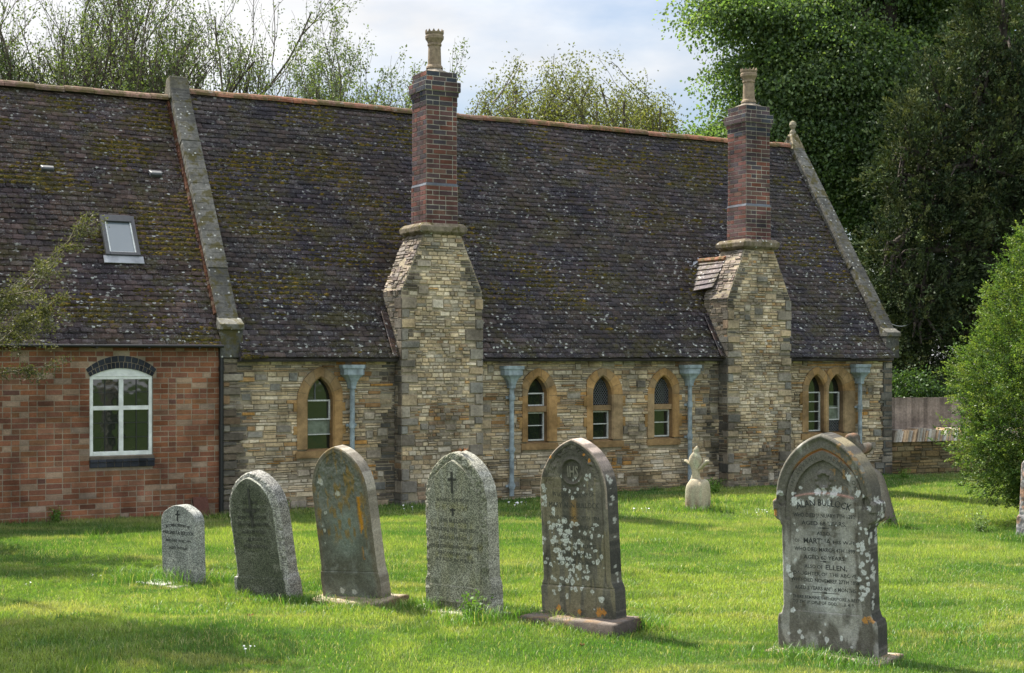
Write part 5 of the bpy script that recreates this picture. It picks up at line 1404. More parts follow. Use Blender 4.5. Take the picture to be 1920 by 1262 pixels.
# dead leaf on the top of stone 4
bpy.context.view_layer.update()
mb = MB(); rr = random.Random(4)
for k in range(5):
    a = rr.uniform(0, 6.28); l = rr.uniform(.03, .06)
    mb.add([(0, 0, .005), (l*math.cos(a), l*math.sin(a), .02), (l*1.2*math.cos(a+.5), l*1.2*math.sin(a+.5), .04), (l*.6*math.cos(a+1), l*.6*math.sin(a+1), .012)], [(0, 1, 2, 3)])
o = mb.build('dead_leaf', M['deadleaf']); o.location = s4.matrix_world @ Vector((.05, -.02, 1.415)); tag(o, 'curled brown dead leaf lying on top of the pale granite headstone', 'leaf')
for i, (px, py, lb) in enumerate(((468, 1165, 'brown dead leaf on the grass in front of the dark leaning headstone'), (1092, 1218, 'brown dead leaf on the grass before the lichen covered headstone'))):
    c_ = o.copy(); COL.objects.link(c_); c_.location = gpos(px, py)+Vector((0, 0, .02)); c_.rotation_euler = (0, 0, i+1); c_.scale = (.6, .6, .6); c_['label'] = lb

# ------------------------------------------------------------------ VEGETATION
def leaf_mesh(name, C, size, tint, mat, parent, g, up=None, aspect=.55, dirs=None):
    """one kite-shaped, slightly folded face pair per leaf"""
    n = len(C)
    if dirs is None:
        d = g.normal(size=(n, 3)); 
    else: d = dirs + g.normal(size=(n, 3))*.35
    d /= np.linalg.norm(d, axis=1, keepdims=True)
    r = g.normal(size=(n, 3)); r -= (r*d).sum(1, keepdims=True)*d; r /= np.linalg.norm(r, axis=1, keepdims=True)
    s = size[:, None] if hasattr(size, '__len__') else size
    nr = np.cross(d, r)
    V = np.stack([C, C+d*s*.45+r*s*aspect*.5+nr*s*.1, C+d*s, C+d*s*.45-r*s*aspect*.5+nr*s*.1], 1).reshape(-1, 3)
    Fq = np.arange(n*4).reshape(n, 4)
    return np_mesh(name, V, Fq, mat, parent, np.repeat(tint, 4, 0))

def branches(rng, base, d0, L, r0, levels, spread, kids, wob=.18, upb=.15, minr=.006, shrink=.62, steps=6, taper=.55):
    """returns list of polylines [(pts, radii)] and the twig points"""
    out = []; twigs = []
    def go(p, d, L, r, lv):
        pts = [p.copy()]; rad = [r]; q = p.copy(); dd = d.normalized()
        for i in range(steps):
            dd = (dd + Vector((rng.gauss(0, wob), rng.gauss(0, wob), rng.gauss(0, wob)*.6+upb*.3))).normalized()
            q = q + dd*(L/steps); pts.append(q.copy()); rad.append(max(minr*.6, r*(1-(1-taper)*(i+1)/steps)))
        out.append((pts, rad))
        if lv >= levels-1:
            twigs.extend(pts[1:])
        if lv >= levels: return
        for k in range(kids[min(lv, len(kids)-1)]):
            t = rng.uniform(.25, 1.0); j = min(len(pts)-1, max(1, int(t*steps)))
            ax = Vector((rng.gauss(0, 1), rng.gauss(0, 1), rng.gauss(0, .5))).normalized()
            nd = (dd.lerp(ax, spread) + Vector((0, 0, upb))).normalized()
            go(pts[j], nd, L*shrink*rng.uniform(.75, 1.2), max(minr, rad[j]*.6), lv+1)
    go(Vector(base), Vector(d0), L, r0, 0)
    return out, twigs

def tube_mesh(name, lines, mat, parent, tint):
    mb = MB()
    for pts, rad in lines:
        n = 8 if rad[0] > .1 else (5 if rad[0] > .03 else 3)
        k = random.uniform(.8, 1.2); mb.tube(pts, rad, n, tuple(c*k for c in tint), cap=False)
    return mb.build(name, mat, parent, smooth=True)

def make_tree(name, label, x, y, H, rngs, nleaf, lsz, cols, stems=3, trunk_h=3, barkc=(.10, .085, .065), spread=.45, kids=(6, 5, 4), group=None, cat='tree', lean=(0, 0), z0=0, sprd=.35, clump=.28, L1=.62, rk=1.0, sel=1.0, dome=None):
    root = empty(name, (x, y, z0)); tag(root, label, cat, group)
    rng = random.Random(rngs); g = np.random.default_rng(rngs); random.seed(rngs)
    lines = []; tw = []
    for i in range(stems):
        a = 2*math.pi*i/stems + rng.uniform(-.4, .4); s_ = rng.uniform(.5, 1)*sprd
        d = Vector((math.cos(a)*s_+lean[0], math.sin(a)*s_+lean[1], 1))
        l, t = branches(rng, (math.cos(a)*.15, math.sin(a)*.15, trunk_h*rng.uniform(.8, 1)), d, (H-trunk_h)*L1*rng.uniform(.85, 1.15), .14*H/10*rk, 3, spread, kids, .14, .25, .006, .55)
        lines += l; tw += t
    lines.append(([Vector((0, 0, -.3)), Vector((.05, 0, trunk_h*.5)), Vector((0, 0, trunk_h))], [.24*H/10, .2*H/10, .17*H/10]))
    if dome:
        inside = lambda p: (p[0]/dome[1])**2+(p[1]/dome[1])**2+((p[2]-dome[0])/dome[2])**2 < 1 or p[2] < dome[0]-1
        lines = [l for l in lines if inside(l[0][-1])]; tw = [t for t in tw if inside(t)]
    tube_mesh('trunk', lines, M['bark'], root, barkc)
    tw = np.array([tuple(t) for t in tw]); tw = tw[g.random(len(tw)) < sel]; k = g.integers(0, len(tw), nleaf)
    C = tw[k] + g.normal(size=(nleaf, 3))*clump*(H/10)*.6
    cc = np.array(cols)[g.integers(0, len(cols), nleaf)]*g.uniform(.7, 1.3, nleaf)[:, None]
    leaf_mesh('crown', C, g.uniform(.6, 1.3, nleaf)*lsz, cc, M['leaf'], root, g)
    return root

# thin willowy trees behind the wing and the chapel
WC = [(.085, .12, .05), (.10, .14, .055), (.07, .10, .045), (.12, .15, .07)]
wl_ = [(-40, 38, 14.5, 'far left willow, cut off by the left edge above the brick wing'),
       (95, 40, 14.8, 'feathery willow above the left ridge of the brick wing'),
       (230, 39, 14.6, 'tall feathery willow above the skylight end of the brick wing'),
       (330, 41, 14.5, 'feathery willow rising just behind the gable parapet'),
       (425, 38, 12.6, 'feathery willow just right of the gable parapet'),
       (525, 40, 11.8, 'shorter feathery willow midway between parapet and left chimney'),
       (615, 42, 11.9, 'round topped feathery willow right of the midway gap in the row'),
       (715, 40, 11.3, 'feathery willow directly left of the left chimney')]
for i, (px, Y, H, lab) in enumerate(wl_):
    make_tree('willow_tree', lab, (px-CX)/F*Y, Y, H-.8, 100+i, (20000 if i < 5 else 30000), .085, WC, stems=5, trunk_h=3.0, spread=.42, kids=(6, 6, 5), group='willows behind the buildings', sprd=.36, clump=.15, rk=.6, sel=.38)
# rounder tree between the chimneys
make_tree('ash_tree', 'sparse round topped tree showing between the two chimneys', (1068-CX)/F*40, 40, 13.6, 305, 80000, .085, [(.13, .15, .05), (.16, .17, .06), (.10, .12, .045)], stems=12, trunk_h=3.9, spread=.62, kids=(7, 6, 5), sprd=1.5, clump=.17, rk=.6, sel=.8, L1=.60, dome=(8.0, 3.15, 3.15))

# dense broad-leaved tree and yew, described by lobes of their crowns
def lobes_tree(name, label, base, H_tr, r_tr, lobes, nclump, per, lsz, cols, mat, seed, csz=.45, droop=.3, barkc=(.05, .042, .035), cat='tree', upright=0, shell=.55, aspect=.6, limbs=None, outward=.4, rough=.36, plume=0, flat=.55):
    root = empty(name, base); tag(root, label, cat); g = np.random.default_rng(seed); rng = random.Random(seed); random.seed(seed)
    B = Vector(base)
    lines = [([Vector((0, 0, -.3)), Vector((.1, 0, H_tr*.5)), Vector((0, .1, H_tr))], [r_tr*1.2, r_tr, r_tr*.6])]
    vols = np.array([l[3]*l[4]*l[5] for l in lobes]); vols = vols**(.72); vols /= vols.sum()
    li = g.choice(len(lobes), nclump, p=vols); Lb = np.array(lobes)[li]
    d = g.normal(size=(nclump, 3)); d /= np.linalg.norm(d, axis=1, keepdims=True)
    rad = shell + (1-shell)*g.random(nclump)**.5
    bump = 1-rough/2+rough*(.6*vnoise(d[:, 0]*2.6+li*3, d[:, 1]*2.6, d[:, 2]*2.6, seed)+.4*vnoise(d[:, 0]*8+li*3, d[:, 1]*8, d[:, 2]*8, seed+1))
    C = Lb[:, :3] + d*Lb[:, 3:6]*rad[:, None]*bump[:, None]
    Cw = C - np.array(base)
    k = np.repeat(np.arange(nclump), per)
    off = g.normal(size=(nclump*per, 3))*csz*.5*np.array([1, 1, flat if not upright else 1.3])
    off = np.clip(off, -csz, csz)
    off[:, 2] -= droop*np.hypot(off[:, 0], off[:, 1])
    nrm = d[k]
    dirs = nrm*outward + np.array([0, 0, upright if upright else -.35]); tt_ = None
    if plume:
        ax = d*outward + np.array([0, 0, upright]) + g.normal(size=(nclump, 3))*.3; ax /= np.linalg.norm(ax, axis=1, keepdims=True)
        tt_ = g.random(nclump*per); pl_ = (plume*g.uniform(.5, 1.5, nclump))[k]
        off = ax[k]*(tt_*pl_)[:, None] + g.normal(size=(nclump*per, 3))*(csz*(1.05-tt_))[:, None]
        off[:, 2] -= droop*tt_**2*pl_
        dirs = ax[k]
    P = Cw[k]+off
    cc = np.array(cols)
    ci = g.integers(0, len(cc), nclump)
    T = cc[ci][k]*g.uniform(.75, 1.25, nclump*per)[:, None]*g.uniform(.8, 1.25, nclump)[k][:, None]
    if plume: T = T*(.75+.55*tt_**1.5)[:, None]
    keep = P[:, 2]+B.z > .15
    for (cx, cy, cz, rx, ry, rz) in lobes:
        a = Vector((0, 0, H_tr*rng.uniform(.4, .95))); b = Vector((cx, cy, cz))-B
        mid_ = a.lerp(b, .5)+Vector((0, 0, .5)); lines.append(([a, mid_, b], [r_tr*.45, r_tr*.3, r_tr*.12]))
        for _ in range(7):
            e = b+Vector((rng.gauss(0, 1)*rx, rng.gauss(0, 1)*ry, rng.gauss(0, 1)*rz))*.55; lines.append(([b.lerp(mid_, rng.random()*.6), (b+e)/2+Vector((0, 0, .2)), e], [r_tr*.14, r_tr*.08, r_tr*.03]))
    if limbs:
        for pts, rad_ in limbs: lines.append(([Vector(p)-B for p in pts], rad_))
    tube_mesh('trunk', lines, M['bark'], root, barkc)
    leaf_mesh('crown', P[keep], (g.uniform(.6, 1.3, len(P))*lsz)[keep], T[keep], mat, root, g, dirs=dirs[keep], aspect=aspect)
    return root
def PX(px, py, Y): return ((px-CX)/F*Y, Y, EYE-(py-HZ)/F*Y)
def lobe(px, py, Y, rpx, rpy, ry=None):
    x, y, z = PX(px, py, Y); return (x, y, z, rpx/F*Y, (ry if ry else rpx/F*Y*.8), rpy/F*Y)
GC = [(.09, .15, .055), (.075, .13, .046), (.11, .175, .06), (.062, .108, .038), (.14, .20, .072)]
lb = [lobe(1640, -90, 40, 260, 130), lobe(1450, 15, 38, 120, 62), lobe(1370, 0, 37.5, 62, 34), lobe(1560, 120, 38, 150, 90), lobe(1700, 100, 40, 160, 120), lobe(1420, 130, 38, 62, 42),
      lobe(1480, 200, 38, 100, 60), lobe(1400, 232, 37.5, 70, 34), lobe(1345, 245, 37.5, 42, 18), lobe(1600, 270, 38, 130, 90), lobe(1530, 310, 38, 90, 70), lobe(1620, 400, 38, 90, 90), lobe(1660, 520, 38, 80, 100), lobe(1800, 60, 41, 140, 120), lobe(1750, 250, 41, 150, 150)]
limb = [([PX(1690, 300, 39), PX(1655, 110, 38.6), PX(1600, 20, 38.2), PX(1520, -40, 38)], [.42, .34, .28, .2]), ([PX(1660, 120, 38.6), PX(1668, -60, 38.8)], [.3, .26]), ([PX(1740, 200, 38.6), PX(1790, 60, 38.8)], [.2, .12])]
bx, by, _ = PX(1700, 600, 39)
lobes_tree('lime_tree', 'large dense green broadleaf tree spreading behind the right chimney and gable', (bx, by, 0), 9, .5, lb, 2700, 150, .092, GC, M['limeleaf'], 401, csz=1.25, droop=.32, shell=.30, limbs=limb, aspect=.8, flat=.17)
YC = [(.044, .062, .027), (.054, .074, .031), (.034, .050, .023), (.078, .090, .036), (.020, .032, .016)]
yb = [lobe(1930, 60, 34, 120, 160), lobe(1880, 40, 33.5, 80, 110), lobe(1900, 260, 34, 190, 140), lobe(1800, 330, 33, 130, 120), lobe(1720, 330, 32.6, 66, 90), lobe(1700, 280, 32.4, 34, 100), lobe(1760, 220, 33, 55, 110), lobe(1830, 170, 33.4, 50, 120),
      lobe(1740, 470, 32.5, 100, 110), lobe(1880, 480, 33.5, 180, 140), lobe(1720, 610, 32.4, 70, 110), lobe(1830, 640, 33.5, 150, 120), lobe(2050, 400, 34, 160, 330), lobe(1672, 470, 32.4, 34, 70), lobe(2000, 650, 34, 150, 120), lobe(1760, 560, 35.5, 120, 200), lobe(1850, 400, 36, 160, 260), lobe(1780, 640, 36, 160, 110), lobe(1950, 640, 36, 160, 110), lobe(1720, 650, 37, 120, 120)]
bx, by, _ = PX(1900, 600, 34.3)
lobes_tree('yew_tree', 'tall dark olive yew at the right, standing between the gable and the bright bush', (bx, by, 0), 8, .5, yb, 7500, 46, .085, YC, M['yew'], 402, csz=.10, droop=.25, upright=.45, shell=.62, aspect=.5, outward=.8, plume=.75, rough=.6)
# bright shrub and dark hedge behind the fence
x, y, z = PX(1690, 710, 31)
lobes_tree('shrub', 'small bright green shrub showing over the fence beside the chapel corner', (x, y, 0), 1.0, .06, [(x, y, 1.3, .9, .5, .75), (x+.9, y+.3, 1.1, .7, .5, .6)], 380, 30, .07, [(.045, .09, .025), (.035, .075, .022), (.06, .11, .03)], M['leaf'], 403, csz=.25, cat='shrub')
# bright clipped-looking conifer bush on the right
BC = [(.085, .145, .034), (.065, .12, .030), (.12, .18, .040), (.05, .092, .024), (.16, .21, .055)]
X0 = 7.60; Y0b = 19.4
bl_ = [(X0, Y0b, 1.1, 1.50, 1.2, .95), (X0+.05, Y0b, 1.9, 1.60, 1.3, 1.1), (X0+.18, Y0b, 2.7, 1.40, 1.2, 1.1), (X0+.35, Y0b, 3.5, 1.16, 1.05, .95), (X0+.6, Y0b+.05, 4.2, .95, .9, .75), (X0-.35, Y0b-.2, 1.15, 1.08, .85, .55), (X0+.15, Y0b-.1, .65, 1.15, 1.0, .60), (X0+.4, Y0b, .35, 1.0, .9, .5)]
lobes_tree('conifer_bush', 'bright yellow green evergreen bush filling the right edge in front of the dark yew', (X0+.3, Y0b, 0), 3.5, .14, [(a, b, c, d*.97, e*.97, f_*1.03) for a, b, c, d, e, f_ in bl_], 15000, 28, .029, BC, M['leaf'], 404, csz=.035, droop=-.1, upright=.10, shell=.70, aspect=.6, cat='bush', outward=.8, rough=.55, plume=.17)

# tree just outside the left edge: feathery hanging branches in view, its crown shades the lawn
lt = empty('larch_tree', (-8.9, 17.0, 0)); tag(lt, 'feathery tree at the left edge whose drooping twigs hang before the brick wing', 'tree')
rng = random.Random(61); random.seed(61); g = np.random.default_rng(61)
lines = [([Vector((0, 0, -.3)), Vector((.1, .05, 3)), Vector((0, 0, 6)), Vector((.1, 0, 9.2))], [.24, .2, .13, .04])]; tw = []; B = Vector((-8.9, 17.0, 0))
def hang(pts, r=.018, nt=14, tl=.55):
    P = [Vector(p)-B for p in pts]; lines.append((P, [r*(1-.75*i/(len(P)-1)) for i in range(len(P))]))
    for _ in range(nt):
        t = rng.uniform(.15, 1)*(len(P)-1); i = min(int(t), len(P)-2); a = P[i].lerp(P[i+1], t-i); dd = (P[i+1]-P[i]).normalized()
        e = a + (dd*.8+Vector((rng.gauss(0, .5), rng.gauss(0, .5), rng.gauss(-.25, .4)))).normalized()*rng.uniform(.3, 1)*tl
        m_ = a.lerp(e, .5)+Vector((0, 0, .03)); lines.append(([a, m_, e], [r*.3, r*.2, r*.1]))
        for q in range(14): tw.append(tuple(a.lerp(e, rng.random())))
def PT(px, py, Y): return PX(px, py, Y)
hang([(-8.8, 17.0, 1.6), (-7.4, 16.6, 1.9), PT(0, 585, 16.8), PT(75, 500, 16.9), PT(158, 425, 17.0)], .022, 44, .36)
hang([(-8.8, 17.0, 1.3), (-7.4, 16.6, 1.7), PT(0, 640, 16.9), PT(60, 590, 17), PT(110, 560, 17.1)], .018, 34, .36)
hang([(-8.8, 17.0, 2.4), (-7.2, 16.4, 2.7), PT(-20, 560, 16.3), PT(60, 545, 16.3), PT(120, 470, 16.3)], .018, 30, .34)
hang([(-8.8, 17.0, 1.8), (-7.3, 16.4, 2.2), PT(0, 700, 16.6), PT(60, 690, 16.6), PT(118, 682, 16.6)], .014, 16, .24)
hang([(-8.8, 17.0, 2.2), (-7.3, 16.8, 2.6), PT(-10, 610, 17.2), PT(50, 640, 17.2), PT(80, 600, 17.2)], .014, 26, .4)
nview = len(tw)
for k in range(40):
    z = rng.uniform(2.0, 5.0); a = rng.uniform(0, 6.28); l = rng.uniform(1.0, 2.1)
    if math.cos(a) > .3: l = min(l, 1.7)
    p0_ = Vector((-8.9, 17.0, z)); d_ = Vector((math.cos(a), math.sin(a), .25)); hang([tuple(p0_), tuple(p0_+d_*l*.5), tuple(p0_+d_*l+Vector((0, 0, -.15)))], .03, 26, .6)
tube_mesh('trunk', lines, M['bark'], lt, (.22, .19, .14))
tw = np.array(tw); k1 = g.integers(0, nview, 10000); k2 = g.integers(nview, len(tw), 60000); k = np.concatenate([k1, k2]); nL = len(k); C = tw[k]+g.normal(size=(nL, 3))*np.where(k < nview, .035, .16)[:, None]
leaf_mesh('crown', C, g.uniform(.6, 1.3, nL)*np.where(k < nview, .040, .085), np.array([(.085, .095, .038), (.065, .075, .032), (.11, .115, .05)])[g.integers(0, 3, nL)], M['leaf'], lt, g, aspect=.35)
# second tree nearer and further left, only its shade falls into view
lobes_tree('shade_tree', 'broad tree standing out of view to the left whose shade falls on the near lawn', (-9.6, 14.2, 0), 7.0, .22, [(-7.7, 14.7, 8.1, 1.9, .85, .9), (-9.4, 14.0, 8.6, 1.7, 1.5, 1.2), (-8.6, 14.9, 7.6, 1.2, .7, .7)], 300, 60, .12, [(.07, .12, .035), (.09, .14, .04)], M['leaf'], 611, csz=.5, shell=.2)

# weeds at the foot of the walls and stones
def weed(px, py, lab, h=.25, n=60, seed=1, col=((.10, .20, .03), (.13, .24, .04)), onwall=None, lw=.022):
    x, y = (px, py) if onwall else GP(px, py)
    root_loc = (x, y, gzf(x, y)); g = np.random.default_rng(seed)
    a = g.uniform(0, 6.28, n); l = g.uniform(.35, 1, n)*h; sp = g.uniform(.1, .6, n)
    base = np.stack([g.normal(0, h*.15, n), g.normal(0, h*.15, n), np.zeros(n)], -1)
    d = np.stack([np.cos(a)*sp, np.sin(a)*sp, np.ones(n)], -1); d /= np.linalg.norm(d, axis=1, keepdims=True)
    C = []; D = []
    for t in np.linspace(.1, 1, 7): C.append(base+d*(l*t)[:, None]); D.append(d*.3+g.normal(size=(n, 3))*.7)
    C = np.concatenate(C); D = np.concatenate(D); N = len(C)
    cc = np.array(col)[g.integers(0, len(col), N)]*g.uniform(.6, 1.2, N)[:, None]
    o = leaf_mesh('weed', C, g.uniform(.6, 1.3, N)*lw*1.6, cc, M['leaf'], None, g, dirs=D, aspect=.5); o.location = root_loc
    tag(o, lab, 'weed'); return o
weed(888, 1168, 'tall leafy weed in front of the pale granite headstone', .26, 60, 1)
weed(105, 980, 'small weed tuft at the foot of the brick wall below the window', .22, 40, 2)
weed(530, 962, 'leafy weed at the foot of the stone wall left of the single lancet', .2, 60, 3)
weed(1340, 930, 'dark weeds at the foot of the right chimney breast behind the broken cross', .3, 60, 4)
weed(1695, 903, 'weed tuft at the foot of the low boundary wall', .22, 40, 5)
weed(1835, 992, 'pale leafy weed at the foot of the bright bush', .28, 60, 6, ((.25, .33, .16), (.16, .25, .08)))
weed(1148, 935, 'tuft of weeds at the foot of the wall under the middle lancets', .2, 40, 7)
weed(1668, 983, 'weed tuft round the foot of the leaning rusty cross headstone', .2, 50, 8)

# ground sheet
xs = np.concatenate([np.linspace(-300, -16, 12)[:-1], np.linspace(-16, 20, 181), np.linspace(20, 300, 12)[1:]])
ys = np.concatenate([np.linspace(-60, 4, 8)[:-1], np.linspace(4, 34, 151), np.linspace(34, 600, 16)[1:]])
Xg, Yg = np.meshgrid(xs, ys, indexing='ij'); Zg = gz(Xg, Yg)
n1, n2 = Xg.shape; ii = np.arange(n1*n2).reshape(n1, n2)
o = np_mesh('ground', np.stack([Xg, Yg, Zg], -1).reshape(-1, 3), np.stack([ii[:-1, :-1], ii[1:, :-1], ii[1:, 1:], ii[:-1, 1:]], -1).reshape(-1, 4), M['ground'], None, smooth=True); o['kind'] = 'structure'

# grass blades
g = np.random.default_rng(77)
stone_xy = [(s_.location.x, s_.location.y) for s_ in (s1, s2, s3, s4, s5, s6, s9)] + [(s7.location.x, s7.location.y), (s8.location.x, s8.location.y)]
def blades(n, y0, y1, hmin, hmax, wid, fine, xr=None):
    Y = g.uniform(y0, y1, n*2) if xr is None else g.uniform(y0, y1, n*2)
    half = .36*Y+1.2 if xr is None else None
    X = g.uniform(-1, 1, n*2)*half if xr is None else g.uniform(xr[0], xr[1], n*2)
    if xr is None:
        keep = g.random(n*2) < half/half.max(); X, Y = X[keep], Y[keep]
    # keep off the buildings
    rx, ry = X-O.x, Y-O.y; d = rx*VV.x+ry*VV.y; s = rx*UU.x+ry*UU.y
    ok = ~((d > -.03) & (s < LEN+.05)); b2 = (Y-p0.y)-(X-p0.x)*dv.y/dv.x; ok &= ~((b2 > -.02) & (X > 7))
    X, Y = X[ok], Y[ok]; N = len(X)
    pn = fbm(X*.55+2, Y*.55, 0*X, 21, 4); pn2 = fbm(X*2.6+2, Y*2.6, 0*X, 22, 3)
    H = (hmin+(hmax-hmin)*g.random(N)**1.5)*(.6+.9*pn2)*(.8+.4*pn)
    # tussocks round the stones and walls
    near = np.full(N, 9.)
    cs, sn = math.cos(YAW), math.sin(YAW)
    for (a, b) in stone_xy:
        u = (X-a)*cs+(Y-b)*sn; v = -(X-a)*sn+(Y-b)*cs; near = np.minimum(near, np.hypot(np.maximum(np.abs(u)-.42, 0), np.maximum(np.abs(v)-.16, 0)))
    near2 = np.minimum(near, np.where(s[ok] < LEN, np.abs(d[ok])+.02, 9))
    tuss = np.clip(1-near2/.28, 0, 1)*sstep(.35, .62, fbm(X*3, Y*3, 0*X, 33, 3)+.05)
    tt = sstep(.66, .74, fbm(X*1.3+9, Y*1.6, 0*X, 35, 3))
    H = H*(1+2.0*tuss*g.random(N)+1.1*tt*g.random(N))
    a = g.uniform(0, 2*np.pi, N); ln = g.uniform(.1, .75, N)
    wx, wy = np.cos(a), np.sin(a); la = g.uniform(0, 2*np.pi, N); lx, ly = np.cos(la)*ln*H, np.sin(la)*ln*H
    Z = gz(X, Y)-.006; w = wid*g.uniform(.6, 1.3, N)
    base = np.stack([X, Y, Z], -1)
    wv = np.stack([wx*w, wy*w, 0*w], -1)
    if fine:
        mid_ = base+np.stack([lx*.35, ly*.35, H*.6], -1); tip = base+np.stack([lx, ly, H*(1-.25*ln)], -1)
        V = np.stack([base-wv/2, base+wv/2, mid_-wv*.4, mid_+wv*.4, tip], 1).reshape(-1, 3); b = (np.arange(N)*5)[:, None]; m = 5
        Fs = np.concatenate([b+np.array([[0, 1, 3]]), b+np.array([[0, 3, 2]]), b+np.array([[2, 3, 4]])])
    else:
        tip = base+np.stack([lx, ly, H], -1); V = np.stack([base-wv/2, base+wv/2, tip], 1).reshape(-1, 3); b = (np.arange(N)*3)[:, None]; m = 3
        Fs = b+np.array([[0, 1, 2]])
    c1_ = np.array([.092, .19, .030]); c2_ = np.array([.245, .325, .068]); c3_ = np.array([.42, .40, .20]); c4_ = np.array([.055, .14, .02])
    k = sstep(.35, .68, pn)[:, None]; C = c1_*(1-k)+c2_*k; k2 = sstep(.5, .72, fbm(X*1.7+7, Y*2.6, 0*X, 61, 4))[:, None]; C = C*(1-k2*.6)+c4_*1.2*k2*.6; k3 = np.clip(sstep(.56, .70, fbm(X*1.1+17, Y*2.2, 0*X, 71, 5))*.7+np.exp(-(((X-1.72)/.30)**2+((Y-11.22)/.06)**2))*.9, 0, 1)[:, None]; C = C*(1-k3)+np.array([.33, .34, .12])*k3
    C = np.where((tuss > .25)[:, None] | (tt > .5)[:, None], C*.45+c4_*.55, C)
    dry = g.random(N) < (.05+.10*sstep(.55, .7, pn2)); C = np.where(dry[:, None], c3_, C)
    C = C*g.uniform(.65, 1.35, N)[:, None]
    return V, Fs, np.repeat(C, m, 0)
parts = [blades(150000, 9.0, 12.2, .02, .058, .0042, True), blades(190000, 12.2, 15.5, .02, .055, .005, True),
         blades(190000, 15.5, 20, .02, .055, .007, False), blades(130000, 20, 27, .025, .055, .010, False), blades(30000, 22, 30, .03, .06, .012, False, (3, 13))]
Vs, Fs, Cs, b = [], [], [], 0
for V, Fq, C in parts: Vs.append(V); Fs.append(Fq+b); Cs.append(C); b += len(V)
# long tufts hugging the stones
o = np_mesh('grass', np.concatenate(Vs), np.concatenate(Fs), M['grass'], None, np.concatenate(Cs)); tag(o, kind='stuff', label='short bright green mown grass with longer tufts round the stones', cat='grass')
g = np.random.default_rng(5); TV = []; TF = []; TCc = []; b = 0
rt_ = random.Random(9)
extra = [(rt_.uniform(0, 1900), rt_.uniform(1000, 1255), rt_.randint(60, 200), rt_.uniform(.08, .2), rt_.uniform(.05, .09)) for _ in range(46)]
for (px, py, n, sc, hh) in tuple(extra)+((300, 1092, 500, .28, .20), (400, 1090, 420, .2, .17), (560, 1135, 500, .16, .12), (620, 1150, 300, .25, .09), (790, 1150, 260, .12, .15), (900, 1175, 420, .16, .15), (1010, 1170, 300, .10, .13), (1075, 1190, 300, .3, .08), (1210, 1185, 340, .10, .15), (1500, 1238, 400, .22, .11), (1600, 1248, 260, .22, .10), (1320, 960, 500, .3, .12), (1655, 985, 300, .2, .12), (1780, 1180, 420, .16, .10), (1830, 1200, 300, .16, .09), (330, 1150, 380, .3, .10), (480, 1128, 400, .25, .10), (1915, 1012, 200, .2, .12), (610, 1155, 300, .3, .07)):
    X_, Y_ = GP(px, py); X = X_+g.normal(0, sc, n); Y = Y_+g.normal(0, sc*.45, n); H = hh*g.uniform(.4, 1.2, n); la = g.uniform(0, 6.28, n); ln = g.uniform(.2, 1.1, n); a = g.uniform(0, 6.28, n); w = .005
    base = np.stack([X, Y, gz(X, Y)-.01], -1); wv = np.stack([np.cos(a)*w, np.sin(a)*w, 0*a], -1); lx, ly = np.cos(la)*ln*H, np.sin(la)*ln*H
    m1 = base+np.stack([lx*.25, ly*.25, H*.5], -1); m2 = base+np.stack([lx*.6, ly*.6, H*.85], -1); tip = base+np.stack([lx*1.1, ly*1.1, H*.9], -1)
    V = np.stack([base-wv/2, base+wv/2, m1-wv*.45, m1+wv*.45, m2-wv*.3, m2+wv*.3, tip], 1).reshape(-1, 3); q = b+(np.arange(n)*7)[:, None]
    TV.append(V); TF.append(np.concatenate([q+np.array([t_]) for t_ in ([0, 1, 3], [0, 3, 2], [2, 3, 5], [2, 5, 4], [4, 5, 6])])); b += len(V)
    C = np.array([.075, .165, .022])*g.uniform(.6, 1.7, n)[:, None]; C = np.where((g.random(n) < .08)[:, None], np.array([.33, .33, .14]), C); TCc.append(np.repeat(C, 7, 0))
o = np_mesh('long_grass', np.concatenate(TV), np.concatenate(TF), M['grass'], None, np.concatenate(TCc)); tag(o, kind='stuff', label='long uncut grass tufts growing round the feet of the headstones', cat='grass')

# daisies
mb = MB(); 
for k in range(9):
    a = 2*math.pi*k/9; ca, sa = math.cos(a), math.sin(a); w_ = .004
    mb.add([(0, 0, .035), (ca*.008-sa*w_, sa*.008+ca*w_, .037), (ca*.014, sa*.014, .036), (ca*.008+sa*w_, sa*.008-ca*w_, .037)], [(0, 1, 2, 3)])
mb.tube([(0, 0, -.01), (0, 0, .035)], .0012, 4)
d0 = mb.build('daisy', M['petal'])
dz = [(0, 45, 972, 6, 60, 'tiny white daisy in the scatter at the foot of the brick wall'), (0, 185, 1083, 4, 20, 'tiny white daisy in the shaded grass left of the small granite headstone'), (0, 20, 1105, 3, 30, 'tiny white daisy in the shaded grass at the far left'), (0, 460, 1224, 7, 24, 'tiny white daisy in the near grass below the dark leaning headstone'),
      (0, 965, 948, 9, 20, 'tiny white daisy by the foot of the second downpipe'), (0, 1200, 962, 6, 22, 'tiny white daisy in the grass right of the lichened headstone'), (0, 1430, 962, 12, 26, 'tiny white daisy in the grass between the broken cross and the gothic headstone'), (0, 765, 956, 3, 14, 'tiny white daisy at the foot of the left chimney breast')]
first = True
for _, px, py, n, spx, lab in dz:
    for k in range(n):
        x, y = GP(px+rr.gauss(0, spx*.6), py+rr.gauss(0, 2.5))
        c_ = d0 if first else d0.copy()
        if not first: COL.objects.link(c_)
        first = False
        s_ = rr.uniform(.8, 1.3)*(1.1 if y > 15 else .6)
        c_.location = (x, y, gzf(x, y)+.015); c_.rotation_euler = (rr.uniform(-.2, .4), rr.uniform(-.3, .3), rr.uniform(0, 6)); c_.scale = (s_,)*3
        tag(c_, lab, 'daisy', lab.replace('tiny white daisy', 'daisies'))

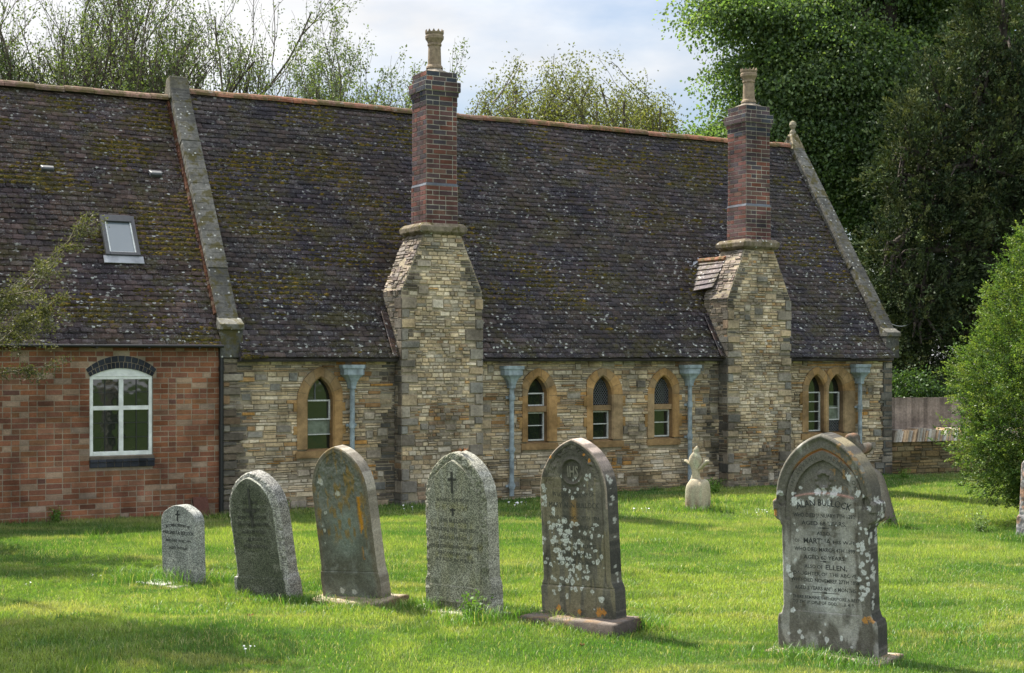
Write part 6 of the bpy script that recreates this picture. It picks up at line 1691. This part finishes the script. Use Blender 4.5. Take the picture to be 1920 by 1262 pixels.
# ------------------------------------------------------------------ sky, sun, camera
w = bpy.data.worlds.new('World'); scene.world = w; w.use_nodes = True; nt = w.node_tree
for n in list(nt.nodes): nt.nodes.remove(n)
N = nt.nodes.new; Lk = nt.links.new
out = N('ShaderNodeOutputWorld'); bg = N('ShaderNodeBackground'); bg.inputs['Strength'].default_value = .108
sky = N('ShaderNodeTexSky'); sky.sky_type = 'NISHITA'; sky.sun_disc = False; sky.sun_elevation = SUN_EL
sky.sun_rotation = math.atan2(SUN_AZ.x, SUN_AZ.y); sky.dust_density = 1.5
tc = N('ShaderNodeTexCoord'); mp = N('ShaderNodeMapping'); mp.inputs['Scale'].default_value = (1, 1, 2.6); mp.inputs['Location'].default_value = (.35, .1, .2)
ns = N('ShaderNodeTexNoise'); ns.inputs['Scale'].default_value = 2.2; ns.inputs['Detail'].default_value = 7; ns.inputs['Roughness'].default_value = .55
rp = N('ShaderNodeValToRGB'); rp.color_ramp.elements[0].position = .44; rp.color_ramp.elements[1].position = .60
rp.color_ramp.elements[0].color = (.12, .12, .12, 1)
ns2 = N('ShaderNodeTexNoise'); ns2.inputs['Scale'].default_value = 5; ns2.inputs['Detail'].default_value = 5
rp2 = N('ShaderNodeValToRGB'); rp2.color_ramp.elements[0].color = (6.2, 6.3, 6.5, 1); rp2.color_ramp.elements[1].color = (8.4, 8.4, 8.3, 1); rp2.color_ramp.elements[0].position = .35; rp2.color_ramp.elements[1].position = .65
mx = N('ShaderNodeMix'); mx.data_type = 'RGBA'
Lk(tc.outputs['Generated'], mp.inputs['Vector']); Lk(mp.outputs[0], ns.inputs['Vector']); Lk(mp.outputs[0], ns2.inputs['Vector']); Lk(ns.outputs['Fac'], rp.inputs['Fac']); Lk(ns2.outputs['Fac'], rp2.inputs['Fac'])
sx = N('ShaderNodeSeparateXYZ'); Lk(tc.outputs['Generated'], sx.inputs[0])
m1 = N('ShaderNodeMath'); m1.operation = 'MULTIPLY_ADD'; Lk(sx.outputs['Y'], m1.inputs[0]); m1.inputs[1].default_value = -.55; Lk(sx.outputs['Z'], m1.inputs[2])
rg = N('ShaderNodeMapRange'); Lk(m1.outputs[0], rg.inputs['Value']); rg.inputs['From Min'].default_value = -.35; rg.inputs['From Max'].default_value = .75; rg.inputs['To Min'].default_value = .50; rg.inputs['To Max'].default_value = 1.08  # cloud brightness shaped: dimmer ahead, brighter overhead and behind to fill shaded walls
vmx = N('ShaderNodeVectorMath'); vmx.operation = 'SCALE'; Lk(mx.outputs[2], vmx.inputs[0]); Lk(rg.outputs[0], vmx.inputs['Scale'])
Lk(rp.outputs['Color'], mx.inputs[0]); Lk(sky.outputs[0], mx.inputs[6]); Lk(rp2.outputs['Color'], mx.inputs[7]); Lk(vmx.outputs[0], bg.inputs['Color']); Lk(bg.outputs[0], out.inputs[0])

sd = bpy.data.lights.new('sun', 'SUN'); sd.energy = 5.0; sd.angle = R(.5); sd.color = (1, .95, .86)
so = bpy.data.objects.new('sun', sd); COL.objects.link(so)
sv = Vector((SUN_AZ.x*math.cos(SUN_EL), SUN_AZ.y*math.cos(SUN_EL), math.sin(SUN_EL)))
so.rotation_euler = sv.to_track_quat('Z', 'Y').to_euler(); so.location = (-20, 20, 40)

cd = bpy.data.cameras.new('camera'); cd.lens = 50.0; cd.sensor_width = 36; cd.shift_y = (HZ-631)/1920; cd.clip_end = 2000; cd.clip_start = .1
co = bpy.data.objects.new('camera', cd); COL.objects.link(co); co.location = CAM; co.rotation_euler = (R(90), 0, 0); scene.camera = co
scene.render.engine = 'CYCLES'
vs = scene.view_settings; vs.view_transform = 'Standard'; vs.look = 'None'; vs.gamma = 1; vs.exposure = 1.34
